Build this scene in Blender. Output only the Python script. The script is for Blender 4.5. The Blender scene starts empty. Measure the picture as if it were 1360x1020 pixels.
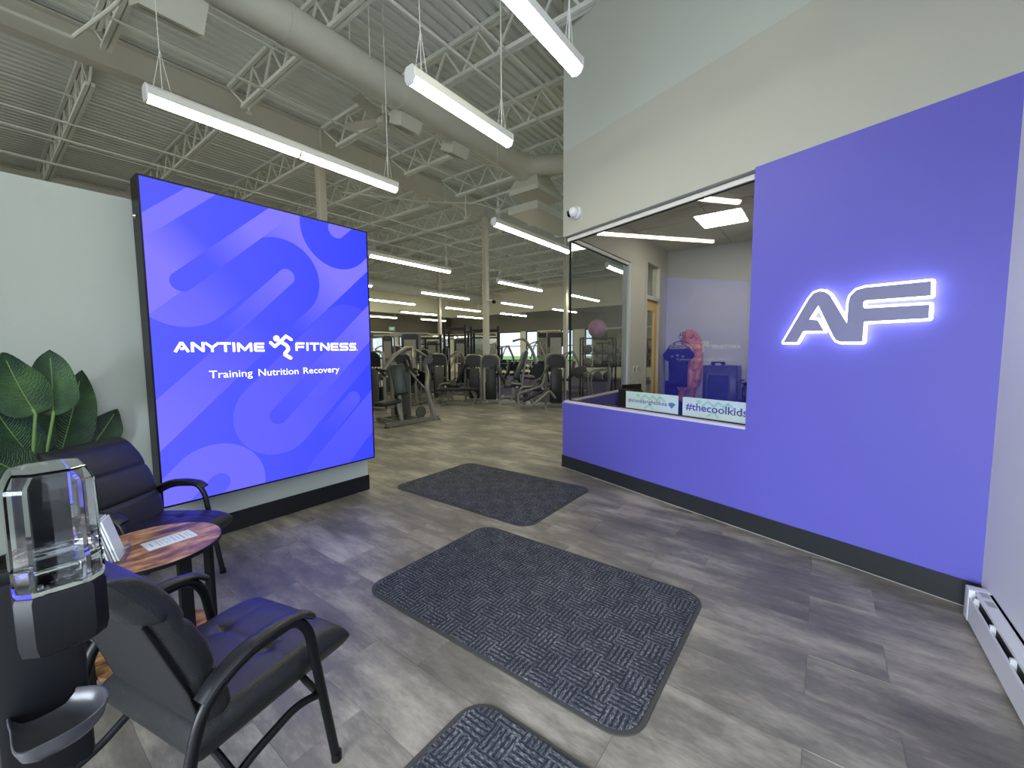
import bpy, bmesh, math, random
from mathutils import Vector, Matrix
random.seed(7)
SC = bpy.context.scene
COL = SC.collection
PI = math.pi
V = Vector

# ------------------------------------------------------------------ camera
EYE = V((0.0, 0.0, 1.53))
YAW, PITCH, ROLL, FPX = math.radians(37.1169), math.radians(-4.5941), math.radians(-0.43539), 544.367
fw = V((math.cos(YAW) * math.cos(PITCH), math.sin(YAW) * math.cos(PITCH), math.sin(PITCH)))
r0 = V((math.sin(YAW), -math.cos(YAW), 0.0))
u0 = r0.cross(fw)
rt = r0 * math.cos(ROLL) + u0 * math.sin(ROLL)
up = u0 * math.cos(ROLL) - r0 * math.sin(ROLL)
cd = bpy.data.cameras.new('camera')
cam = bpy.data.objects.new('camera', cd)
COL.objects.link(cam)
cam.matrix_world = Matrix(((rt.x, up.x, -fw.x, EYE.x), (rt.y, up.y, -fw.y, EYE.y), (rt.z, up.z, -fw.z, EYE.z), (0, 0, 0, 1)))
cd.sensor_fit = 'HORIZONTAL'
cd.sensor_width = 36.0
cd.lens = 36.0 * FPX / 1360.0
cd.clip_start = 0.02
cd.clip_end = 400
SC.camera = cam

# ------------------------------------------------------------------ world, daylight, exposure
world = bpy.data.worlds.new('world')
SC.world = world
world.use_nodes = True
bg = world.node_tree.nodes['Background']
bg.inputs[0].default_value = (0.70, 0.84, 1.0, 1)
bg.inputs[1].default_value = 1.6
SC.view_settings.view_transform = 'Standard'
SC.view_settings.look = 'None'
SC.view_settings.gamma = 1.0
SC.view_settings.use_curve_mapping = False
SC.view_settings.exposure = 0.0
LED = 32.0


def area(name, loc, rot, sx, sy, power, color):
    l = bpy.data.lights.new(name, 'AREA')
    l.shape = 'RECTANGLE'
    l.size, l.size_y, l.energy, l.color = sx, sy, power, color
    o = bpy.data.objects.new(name, l)
    o.location, o.rotation_euler = loc, rot
    COL.objects.link(o)
    return o


# storefront daylight behind the camera, then three lamps added to brighten lobby and gym
area('daylight_south_low', (-0.45, -1.25, 1.55), (math.radians(90), 0, 0), 3.2, 2.7, 22, (0.84, 0.92, 1.0))
area('added_light_south_high', (-0.45, -1.25, 4.3), (math.radians(122), 0, 0), 3.2, 1.8, 110, (0.95, 0.97, 0.95))  # added lamp, tilted up to lift the ceiling and upper wall
area('added_light_west', (-4.0, 0.2, 2.6), (math.radians(70), 0, math.radians(-90)), 3.4, 4.2, 1500, (0.80, 0.89, 1.0))  # added lamp that brightens the purple wall and lobby floor
area('added_light_gym', (-7.2, 7.0, 3.2), (math.radians(128), 0, math.radians(-90)), 5.0, 2.2, 420, (1.0, 0.98, 0.92))  # added lamp, tilted up to brighten the gym's roof deck


# ------------------------------------------------------------------ helpers
def lin(c):
    c /= 255.0
    return c / 12.92 if c <= 0.04045 else ((c + 0.055) / 1.055) ** 2.4


def rgb(r, g, b):
    return (lin(r), lin(g), lin(b), 1.0)


MATS = {}


def mat(name, col, rough=0.5, metal=0.0, bump=0.0, bscale=60.0, vary=0.0, vscale=4.0, coat=0.0, spec=0.5):
    """Principled paint, plastic or metal with fine procedural grain."""
    if name in MATS:
        return MATS[name]
    m = bpy.data.materials.new(name)
    m.use_nodes = True
    nt = m.node_tree
    b = nt.nodes['Principled BSDF']
    b.inputs['Base Color'].default_value = col
    b.inputs['Roughness'].default_value = rough
    b.inputs['Metallic'].default_value = metal
    b.inputs['Coat Weight'].default_value = coat
    b.inputs['Specular IOR Level'].default_value = spec
    if vary or bump:
        tc = nt.nodes.new('ShaderNodeTexCoord')
    if vary:
        n = nt.nodes.new('ShaderNodeTexNoise')
        n.inputs['Scale'].default_value = vscale
        n.inputs['Detail'].default_value = 5
        nt.links.new(tc.outputs['Object'], n.inputs['Vector'])
        mx = nt.nodes.new('ShaderNodeMix')
        mx.data_type = 'RGBA'
        mx.inputs[6].default_value = tuple(c * (1 - vary) for c in col[:3]) + (1,)
        mx.inputs[7].default_value = tuple(min(1, c * (1 + vary)) for c in col[:3]) + (1,)
        nt.links.new(n.outputs[0], mx.inputs[0])
        nt.links.new(mx.outputs[2], b.inputs['Base Color'])
    if bump:
        n = nt.nodes.new('ShaderNodeTexNoise')
        n.inputs['Scale'].default_value = bscale
        n.inputs['Detail'].default_value = 3
        nt.links.new(tc.outputs['Object'], n.inputs['Vector'])
        bp = nt.nodes.new('ShaderNodeBump')
        bp.inputs['Strength'].default_value = bump
        bp.inputs['Distance'].default_value = 0.01
        nt.links.new(n.outputs[0], bp.inputs['Height'])
        nt.links.new(bp.outputs[0], b.inputs['Normal'])
    MATS[name] = m
    return m


def emit(name, col, strength):
    if name in MATS:
        return MATS[name]
    m = bpy.data.materials.new(name)
    m.use_nodes = True
    nt = m.node_tree
    nt.nodes.remove(nt.nodes['Principled BSDF'])
    e = nt.nodes.new('ShaderNodeEmission')
    e.inputs[0].default_value = col
    e.inputs[1].default_value = strength
    nt.links.new(e.outputs[0], nt.nodes['Material Output'].inputs[0])
    MATS[name] = m
    return m


class NT:
    """Tiny wrapper to write node graphs as expressions."""

    def __init__(s, m):
        m.use_nodes = True
        s.t = m.node_tree
        s.out = s.t.nodes['Material Output']
        s.b = s.t.nodes.get('Principled BSDF')

    def node(s, typ, **k):
        n = s.t.nodes.new(typ)
        for a, v in k.items():
            setattr(n, a, v)
        return n

    def put(s, sock, v):
        if isinstance(v, bpy.types.NodeSocket):
            s.t.links.new(v, sock)
        else:
            sock.default_value = v

    def m(s, op, a, b=0.0, c=0.0):
        n = s.node('ShaderNodeMath', operation=op)
        s.put(n.inputs[0], a)
        s.put(n.inputs[1], b)
        s.put(n.inputs[2], c)
        return n.outputs[0]

    def mix(s, f, a, b):
        n = s.node('ShaderNodeMix', data_type='RGBA')
        s.put(n.inputs[0], f)
        s.put(n.inputs[6], a)
        s.put(n.inputs[7], b)
        return n.outputs[2]

    def noise(s, vec, scale, detail=4, rough=0.5):
        n = s.node('ShaderNodeTexNoise')
        s.put(n.inputs['Vector'], vec)
        n.inputs['Scale'].default_value = scale
        n.inputs['Detail'].default_value = detail
        n.inputs['Roughness'].default_value = rough
        return n.outputs[0]

    def mapping(s, vec, scale=(1, 1, 1), loc=(0, 0, 0), rot=(0, 0, 0)):
        n = s.node('ShaderNodeMapping')
        s.put(n.inputs[0], vec)
        n.inputs['Location'].default_value = loc
        n.inputs['Rotation'].default_value = rot
        n.inputs['Scale'].default_value = scale
        return n.outputs[0]

    def ramp(s, f, stops):
        n = s.node('ShaderNodeValToRGB')
        while len(n.color_ramp.elements) < len(stops):
            n.color_ramp.elements.new(0.5)
        for e, (p, c) in zip(n.color_ramp.elements, stops):
            e.position, e.color = p, c
        s.put(n.inputs[0], f)
        return n.outputs[0]

    def bump(s, h, strength, dist=0.01):
        n = s.node('ShaderNodeBump')
        n.inputs['Strength'].default_value = strength
        n.inputs['Distance'].default_value = dist
        s.put(n.inputs['Height'], h)
        s.t.links.new(n.outputs[0], s.b.inputs['Normal'])


def glass(name, tint=(1, 1, 1, 1), f0=0.06, rough=0.0):
    """Thin pane: transmits straight through and reflects by Schlick's law."""
    if name in MATS:
        return MATS[name]
    m = bpy.data.materials.new(name)
    n = NT(m)
    n.t.nodes.remove(n.b)
    tr = n.node('ShaderNodeBsdfTransparent')
    tr.inputs[0].default_value = tint
    gl = n.node('ShaderNodeBsdfGlossy')
    gl.inputs['Roughness'].default_value = rough
    lw = n.node('ShaderNodeLayerWeight')
    lw.inputs[0].default_value = 0.5
    f = n.m('POWER', lw.outputs['Facing'], 5.0)
    f = n.m('MULTIPLY_ADD', f, 1.0 - f0, f0)
    mx = n.node('ShaderNodeMixShader')
    n.put(mx.inputs[0], f)
    n.t.links.new(tr.outputs[0], mx.inputs[1])
    n.t.links.new(gl.outputs[0], mx.inputs[2])
    n.t.links.new(mx.outputs[0], n.out.inputs[0])
    MATS[name] = m
    return m


class MB:
    """Collects shapes; build() links them as ONE mesh object."""

    def __init__(s):
        s.v, s.f = [], []

    def add(s, vs, fs):
        b = len(s.v)
        s.v += [tuple(p) for p in vs]
        s.f += [tuple(b + i for i in q) for q in fs]
        return s

    def box(s, x0, x1, y0, y1, z0, z1):
        vs = [(x, y, z) for z in (z0, z1) for y in (y0, y1) for x in (x0, x1)]
        return s.add(vs, [(0, 2, 3, 1), (4, 5, 7, 6), (0, 1, 5, 4), (1, 3, 7, 5), (3, 2, 6, 7), (2, 0, 4, 6)])

    def rbox(s, x0, x1, y0, y1, z0, z1, r=0.01, seg=2, mtx=None):
        bm = bmesh.new()
        bmesh.ops.create_cube(bm, size=1.0)
        for v in bm.verts:
            v.co = V(((x0 + x1) / 2 + v.co.x * (x1 - x0), (y0 + y1) / 2 + v.co.y * (y1 - y0), (z0 + z1) / 2 + v.co.z * (z1 - z0)))
        r = min(r, 0.49 * min(x1 - x0, y1 - y0, z1 - z0))
        bmesh.ops.bevel(bm, geom=bm.edges[:], offset=r, segments=seg, profile=0.5, affect='EDGES')
        bm.verts.index_update()
        vs = [(mtx @ v.co if mtx else v.co)[:] for v in bm.verts]
        s.add(vs, [[v.index for v in f.verts] for f in bm.faces])
        bm.free()
        return s

    def bar(s, p, q, w, h, upv=(0, 0, 1)):
        """Rectangular-section bar from p to q; h is measured along upv."""
        p, q = V(p), V(q)
        d = (q - p).normalized()
        a = V(upv)
        if abs(d.dot(a)) > 0.98:
            a = V((1, 0, 0))
        x = d.cross(a).normalized()
        y = x.cross(d)
        vs = [c + x * (sx * w / 2) + y * (sy * h / 2) for c in (p, q) for sx, sy in ((-1, -1), (1, -1), (1, 1), (-1, 1))]
        return s.add(vs, [(3, 2, 1, 0), (4, 5, 6, 7), (0, 1, 5, 4), (1, 2, 6, 5), (2, 3, 7, 6), (3, 0, 4, 7)])

    def cyl(s, p, q, r, n=12, r2=None):
        p, q = V(p), V(q)
        r2 = r if r2 is None else r2
        d = (q - p).normalized()
        a = V((0, 0, 1)) if abs(d.z) < 0.9 else V((1, 0, 0))
        x = d.cross(a).normalized()
        y = d.cross(x)
        vs = [c + (x * math.cos(2 * PI * i / n) + y * math.sin(2 * PI * i / n)) * rr for c, rr in ((p, r), (q, r2)) for i in range(n)]
        fs = [(i, (i + 1) % n, n + (i + 1) % n, n + i) for i in range(n)]
        return s.add(vs, fs + [tuple(range(n - 1, -1, -1)), tuple(range(n, 2 * n))])

    def tube(s, pts, r, n=10, fillet=0.0, closed=False, flat=None):
        """Tube along a path with rounded bends. flat=(a,b) gives an oval section."""
        P = [V(p) for p in pts]
        if fillet:
            Q = [P[0]]
            for i in range(1, len(P) - 1):
                a, b, c = P[i - 1], P[i], P[i + 1]
                f = min(fillet, 0.48 * (a - b).length, 0.48 * (c - b).length)
                s0, s1 = b + (a - b).normalized() * f, b + (c - b).normalized() * f
                for k in range(7):
                    t = k / 6
                    Q.append(s0 * (1 - t) ** 2 + b * 2 * t * (1 - t) + s1 * t * t)
            Q.append(P[-1])
            P = Q
        ra, rb = flat if flat else (r, r)
        t0 = (P[1] - P[0]).normalized()
        x = t0.cross(V((0, 0, 1)) if abs(t0.z) < 0.9 else V((0, 1, 0))).normalized()
        rings = []
        for i, p in enumerate(P):
            t = (P[min(i + 1, len(P) - 1)] - P[max(i - 1, 0)]).normalized()
            x = (x - t * x.dot(t)).normalized()
            y = t.cross(x)
            rings.append([p + x * (math.cos(2 * PI * k / n) * ra) + y * (math.sin(2 * PI * k / n) * rb) for k in range(n)])
        vs = [v for g in rings for v in g]
        fs = []
        for i in range(len(P) - 1):
            for k in range(n):
                fs.append((i * n + k, i * n + (k + 1) % n, (i + 1) * n + (k + 1) % n, (i + 1) * n + k))
        L = (len(P) - 1) * n
        fs += [tuple(range(n - 1, -1, -1)), tuple(range(L, L + n))]
        return s.add(vs, fs)

    def prism(s, poly, fn, h0, h1):
        """poly: 2-D outline; fn(a, b, h) -> point."""
        n = len(poly)
        vs = [fn(a, b, h) for h in (h0, h1) for a, b in poly]
        return s.add(vs, [tuple(range(n - 1, -1, -1)), tuple(range(n, 2 * n))] + [(i, (i + 1) % n, n + (i + 1) % n, n + i) for i in range(n)])

    def lathe(s, prof, c=(0, 0, 0), n=24):
        c = V(c)
        vs, fs = [], []
        m = len(prof)
        for r, z in prof:
            for i in range(n):
                a = 2 * PI * i / n
                vs.append((c.x + r * math.cos(a), c.y + r * math.sin(a), c.z + z))
        for j in range(m - 1):
            for i in range(n):
                fs.append((j * n + i, j * n + (i + 1) % n, (j + 1) * n + (i + 1) % n, (j + 1) * n + i))
        fs += [tuple(range(n - 1, -1, -1)), tuple(range((m - 1) * n, m * n))]
        return s.add(vs, fs)

    def ball(s, c, r, n=16, sz=1.0):
        prof = [(max(1e-4, r * math.sin(PI * k / n)), -r * sz * math.cos(PI * k / n)) for k in range(n + 1)]
        return s.lathe(prof, c, n * 2 if n < 12 else 24)

    def grid(s, fn, nu, nv):
        vs = [fn(i / nu, j / nv) for j in range(nv + 1) for i in range(nu + 1)]
        fs = [(j * (nu + 1) + i, j * (nu + 1) + i + 1, (j + 1) * (nu + 1) + i + 1, (j + 1) * (nu + 1) + i) for j in range(nv) for i in range(nu)]
        return s.add(vs, fs)

    def mesh(s, name, m=None, smooth=35):
        me = bpy.data.meshes.new(name)
        me.from_pydata(s.v, [], s.f)
        me.validate()
        if m:
            me.materials.append(m)
        if smooth:
            me.shade_smooth()
            me.set_sharp_from_angle(angle=math.radians(smooth))
        return me

    def build(s, name, m=None, parent=None, smooth=35, label=None, loc=None):
        return link(name, s.mesh(name, m, smooth), parent, label, loc)


def link(name, me, parent=None, label=None, loc=None):
    o = bpy.data.objects.new(name, me)
    COL.objects.link(o)
    if parent:
        o.parent = parent
    if loc is not None:
        o.location = loc
    if label:
        o['label'] = label
    return o


def thing(name, label, cat, loc=(0, 0, 0), rz=0.0, group=None):
    o = bpy.data.objects.new(name, None)
    COL.objects.link(o)
    o.empty_display_size = 0.1
    o.location = loc
    o.rotation_euler = (0, 0, rz)
    return tag(o, label, cat, group)


def tag(o, label, cat, group=None):
    o['label'], o['category'] = label, cat
    if group:
        o['group'] = group
    return o


def struct(o):
    o['kind'] = 'structure'
    return o


def dup(root, loc, rz, label):
    def rec(o, par):
        c = o.copy()
        COL.objects.link(c)
        c.parent = par
        for ch in [x for x in COL.objects if x.parent == o]:
            rec(ch, c)
        return c
    r = rec(root, None)
    r.location, r.rotation_euler = loc, (0, 0, rz)
    r['label'] = label
    return r


def ray(px, py):
    return fw + rt * ((px - 680) / FPX) - up * ((py - 510) / FPX)


def at_z(px, py, z=0.0):
    d = ray(px, py)
    return EYE + d * ((z - EYE.z) / d.z)


def at_y(px, py, y):
    d = ray(px, py)
    return EYE + d * (y / d.y)


def at_x(px, py, x):
    d = ray(px, py)
    return EYE + d * (x / d.x)


# the angled office front: local x runs along it, local y faces the lobby
P0 = V((4.653, 2.6885, 0.0))
WA = math.radians(70.9156)
WD, WN = V((math.cos(WA), math.sin(WA), 0)), V((-math.sin(WA), math.cos(WA), 0))


def at_w(px, py, off=0.0):
    """(s, z) of a pixel on the office front, off metres in front of it"""
    d = ray(px, py)
    p0 = P0 + WN * off
    p = EYE + d * ((p0 - EYE).dot(WN) / d.dot(WN))
    return ((p - p0).dot(WD), p.z)


def W(s, o, z):
    return P0 + WD * s + WN * o + V((0, 0, z))


def wbox(mb, s0, s1, o0, o1, z0, z1):
    vs = [W(s, o, z) for z in (z0, z1) for o in (o0, o1) for s in (s0, s1)]
    return mb.add(vs, [(0, 2, 3, 1), (4, 5, 7, 6), (0, 1, 5, 4), (1, 3, 7, 5), (3, 2, 6, 7), (2, 0, 4, 6)])


def text(name, body, m, parent, org, u, v, width, height, depth=0.002, bold=0.0, label=None):
    """Flat lettering fitted to width x height, lower left at org."""
    cu = bpy.data.curves.new(name, 'FONT')
    cu.body, cu.size, cu.offset, cu.resolution_u = body, 1.0, bold, 3
    t = bpy.data.objects.new('tmp', cu)
    COL.objects.link(t)
    bpy.context.view_layer.update()
    me = bpy.data.meshes.new_from_object(t.evaluated_get(bpy.context.evaluated_depsgraph_get()))
    bpy.data.objects.remove(t)
    xs, ys = [q.co.x for q in me.vertices], [q.co.y for q in me.vertices]
    x0, x1, y0, y1 = min(xs), max(xs), min(ys), max(ys)
    u, v, org = V(u), V(v), V(org)
    w = u.cross(v)
    mb = MB()
    n = len(me.vertices)
    pos = [org + u * ((q.co.x - x0) / (x1 - x0) * width) + v * ((q.co.y - y0) / (y1 - y0) * height) for q in me.vertices]
    mb.add([p + w * depth for p in pos], [tuple(f.vertices) for f in me.polygons])
    if depth:
        mb.add(pos, [tuple(reversed(f.vertices)) for f in me.polygons])
        cnt = {}
        for f in me.polygons:
            vs = list(f.vertices)
            for a, b in zip(vs, vs[1:] + vs[:1]):
                cnt[(a, b)] = 1
        for (a, b) in cnt:
            if (b, a) not in cnt:
                mb.f.append((n + a, n + b, b, a))
    bpy.data.meshes.remove(me)
    return mb.build(name, m, parent, 0, label)


def stroke(mb, pts, w, fn, h0, h1, cap=True):
    """Flat stroked polyline in 2-D (round joints), extruded from h0 to h1 by fn(a,b,h)."""
    for (ax, ay), (bx, by) in zip(pts, pts[1:]):
        d = V((bx - ax, by - ay))
        if d.length < 1e-6:
            continue
        d.normalize()
        n = V((-d.y, d.x)) * (w / 2)
        mb.prism([(ax - n.x, ay - n.y), (bx - n.x, by - n.y), (bx + n.x, by + n.y), (ax + n.x, ay + n.y)], fn, h0, h1)
    for (ax, ay) in (pts if cap else pts[1:-1]):
        mb.prism([(ax + w / 2 * math.cos(2 * PI * k / 14), ay + w / 2 * math.sin(2 * PI * k / 14)) for k in range(14)], fn, h0, h1)


# ------------------------------------------------------------------ materials
M_WHITE = mat('white_wall_paint', rgb(190, 197, 187), 0.6, bump=0.06, bscale=220, vary=0.02)
M_GREYW = mat('warm_grey_wall_paint', rgb(186, 187, 174), 0.6, bump=0.06, bscale=220, vary=0.02)
M_PURP = mat('purple_wall_paint', rgb(101, 97, 196), 0.5, bump=0.05, bscale=220, vary=0.03, vscale=2)
M_BAND = mat('dark_grey_band_paint', rgb(118, 117, 110), 0.7, bump=0.05, bscale=120, vary=0.04)
M_GYMW = mat('gym_wall_paint', rgb(236, 233, 212), 0.7, bump=0.05, bscale=120, vary=0.03)
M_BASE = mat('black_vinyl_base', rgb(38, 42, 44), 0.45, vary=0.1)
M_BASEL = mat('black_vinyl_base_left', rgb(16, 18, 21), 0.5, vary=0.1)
M_DECK = mat('painted_steel_deck', rgb(224, 229, 224), 0.6, vary=0.04, vscale=2)
M_JOIST = mat('painted_joist_steel', rgb(230, 233, 226), 0.55, vary=0.04)
M_BEAM = mat('painted_beam_steel', rgb(204, 203, 194), 0.55, vary=0.05)
M_DUCT = mat('painted_duct_metal', rgb(196, 197, 186), 0.5, vary=0.04, vscale=3)
M_COLM = mat('cream_column_paint', rgb(196, 192, 176), 0.55, vary=0.03)
M_HOUS = mat('white_fixture_metal', rgb(222, 222, 216), 0.4)
M_LED = emit('led_diffuser', (1.0, 0.945, 0.68, 1), LED)
M_BLACK = mat('black_powder_coat', rgb(16, 16, 19), 0.4, vary=0.1, spec=0.3)
M_LEATH = mat('black_leather', rgb(34, 36, 37), 0.36, bump=0.2, bscale=260, vary=0.12, vscale=12)
M_FABRIC = mat('black_backing_fabric', rgb(12, 13, 17), 0.8, bump=0.3, bscale=700, vary=0.15, vscale=200)
M_PAD = mat('black_vinyl_pad', rgb(22, 23, 24), 0.45, bump=0.1, bscale=200, vary=0.1)
M_SILV = mat('silver_machine_frame', rgb(130, 129, 120), 0.34, metal=0.4, vary=0.05)
M_SHRD = mat('dark_weight_shroud', rgb(27, 27, 27), 0.4, vary=0.06)
M_SHRD2 = mat('grey_weight_shroud', rgb(74, 73, 68), 0.4, vary=0.06)
M_STEEL = mat('polished_steel', rgb(205, 205, 205), 0.2, metal=1.0)
M_WPLAST = mat('white_plastic', rgb(232, 233, 233), 0.35)
M_HEAT = mat('white_heater_enamel', rgb(222, 224, 228), 0.35, vary=0.02)
M_GLASS = glass('clear_pane', (0.93, 0.95, 0.94, 1), 0.09)
M_OGLASS = glass('office_pane', (0.94, 0.95, 0.94, 1), 0.048)
M_ALU = mat('white_window_frame', rgb(224, 222, 214), 0.4)
M_ACRYL = glass('clear_acrylic', (0.96, 0.97, 0.98, 1), 0.10)
M_PAPER = mat('white_paper', rgb(228, 236, 238), 0.6)
M_INK = mat('grey_ink', rgb(150, 160, 172), 0.7)
M_NAVY = mat('navy_cloth', rgb(30, 32, 92), 0.8, bump=0.3, bscale=300)
M_CREAM = mat('office_paint', rgb(196, 193, 182), 0.6, vary=0.02)
M_OAK = mat('light_oak', rgb(214, 178, 112), 0.45, vary=0.12, vscale=9)


def planks_mat():
    m = bpy.data.materials.new('grey_vinyl_plank')
    n = NT(m)
    g = n.node('ShaderNodeNewGeometry')
    oi = n.node('ShaderNodeObjectInfo')
    rnd = oi.outputs['Random']
    off = n.node('ShaderNodeCombineXYZ')
    n.put(off.inputs[0], n.m('MULTIPLY', rnd, 3.0))
    n.put(off.inputs[1], n.m('MULTIPLY', rnd, 5.0))
    av = n.node('ShaderNodeVectorMath', operation='ADD')
    n.put(av.inputs[0], g.outputs['Position'])
    n.put(av.inputs[1], off.outputs[0])
    pos = av.outputs[0]
    streak = n.noise(n.mapping(pos, (6.5, 1.6, 1)), 1.0, 7, 0.62)
    cloud = n.noise(n.mapping(g.outputs['Position'], (2.2, 1.1, 1)), 1.0, 5, 0.6)
    fine = n.noise(n.mapping(pos, (70, 22, 1)), 1.0, 3, 0.6)
    f = n.m('ADD', n.m('MULTIPLY', streak, 0.50), n.m('MULTIPLY', cloud, 0.44))
    f = n.m('ADD', f, n.m('MULTIPLY', fine, 0.10))
    f = n.m('ADD', f, n.m('MULTIPLY', n.m('SUBTRACT', rnd, 0.5), 0.035))
    col = n.ramp(f, [(0.34, rgb(72, 69, 65)), (0.50, rgb(118, 113, 105)), (0.66, rgb(178, 171, 158))])
    n.put(n.b.inputs['Base Color'], col)
    n.put(n.b.inputs['Roughness'], n.m('MULTIPLY_ADD', streak, 0.25, 0.36))
    n.b.inputs['Specular IOR Level'].default_value = 0.45
    n.bump(f, 0.12, 0.004)
    return m


M_PLANK = planks_mat()


def carpet_mat():
    m = bpy.data.materials.new('basketweave_carpet')
    n = NT(m)
    tc = n.node('ShaderNodeTexCoord').outputs['Object']
    sep = n.node('ShaderNodeSeparateXYZ')
    n.put(sep.inputs[0], tc)
    x, y = sep.outputs[0], sep.outputs[1]
    k = 1 / 0.122
    par = n.m('FRACT', n.m('MULTIPLY', n.m('ADD', n.m('FLOOR', n.m('MULTIPLY', x, k)), n.m('FLOOR', n.m('MULTIPLY', y, k))), 0.5))
    par = n.m('GREATER_THAN', par, 0.25)
    wob = n.m('MULTIPLY', n.noise(tc, 35, 2), 0.012)
    sx = n.m('ABSOLUTE', n.m('SINE', n.m('MULTIPLY', n.m('ADD', x, wob), PI / 0.0244)))
    sy = n.m('ABSOLUTE', n.m('SINE', n.m('MULTIPLY', n.m('ADD', y, wob), PI / 0.0244)))
    st = n.m('ADD', n.m('MULTIPLY', sx, par), n.m('MULTIPLY', sy, n.m('SUBTRACT', 1.0, par)))
    spx = n.noise(n.mapping(tc, (300, 55, 1)), 1.0, 2)
    spy = n.noise(n.mapping(tc, (55, 300, 1)), 1.0, 2)
    spk = n.m('ADD', n.m('MULTIPLY', spx, par), n.m('MULTIPLY', spy, n.m('SUBTRACT', 1.0, par)))
    patch = n.noise(tc, 9.0, 3)
    f = n.m('MULTIPLY', n.m('POWER', st, 0.8), n.m('MULTIPLY_ADD', patch, 0.9, 0.45))
    f = n.m('MULTIPLY', f, n.m('MULTIPLY_ADD', spk, 3.2, -1.0))
    col = n.ramp(f, [(0.05, rgb(40, 43, 50)), (0.5, rgb(78, 81, 90)), (1.0, rgb(150, 150, 154))])
    n.put(n.b.inputs['Base Color'], col)
    n.b.inputs['Roughness'].default_value = 0.95
    n.b.inputs['Specular IOR Level'].default_value = 0.1
    n.bump(n.m('ADD', n.m('MULTIPLY', st, 0.6), spk), 0.6, 0.004)
    return m


M_CARPET = carpet_mat()


def rustic_mat():
    m = bpy.data.materials.new('rustic_brown_board')
    n = NT(m)
    tc = n.node('ShaderNodeTexCoord').outputs['Object']
    a = n.noise(n.mapping(tc, (4, 22, 4)), 1.0, 8, 0.7)
    b = n.noise(n.mapping(tc, (9, 14, 9)), 1.0, 4, 0.6)
    f = n.m('ADD', n.m('MULTIPLY', a, 0.6), n.m('MULTIPLY', b, 0.45))
    n.put(n.b.inputs['Base Color'], n.ramp(f, [(0.40, rgb(58, 40, 30)), (0.50, rgb(150, 100, 58)), (0.60, rgb(216, 164, 106))]))
    n.b.inputs['Roughness'].default_value = 0.42
    n.bump(f, 0.15, 0.003)
    return m


M_RUST = rustic_mat()


def leaf_mat():
    m = bpy.data.materials.new('glossy_green_leaf')
    n = NT(m)
    sep = n.node('ShaderNodeSeparateXYZ')
    n.put(sep.inputs[0], n.node('ShaderNodeTexCoord').outputs['UV'])
    oi = n.node('ShaderNodeObjectInfo').outputs['Random']
    g = n.node('ShaderNodeTexCoord').outputs['Object']
    vein = n.m('SINE', n.m('MULTIPLY', n.m('SUBTRACT', n.m('MULTIPLY', sep.outputs[1], 34.0), n.m('MULTIPLY', n.m('POWER', sep.outputs[0], 1.3), 7.0)), 2 * PI))
    f = n.m('ADD', n.m('MULTIPLY', n.noise(g, 7, 4), 0.75), n.m('MULTIPLY', oi, 0.28))
    f = n.m('MULTIPLY_ADD', vein, 0.05, f)
    n.put(n.b.inputs['Base Color'], n.ramp(f, [(0.3, rgb(26, 48, 34)), (0.6, rgb(46, 78, 46)), (0.85, rgb(82, 122, 62))]))
    n.b.inputs['Roughness'].default_value = 0.42
    n.bump(vein, 0.35, 0.004)
    return m


M_LEAF = leaf_mat()
M_STEM = mat('pale_green_stem', rgb(120, 150, 84), 0.5, vary=0.1)


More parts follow.
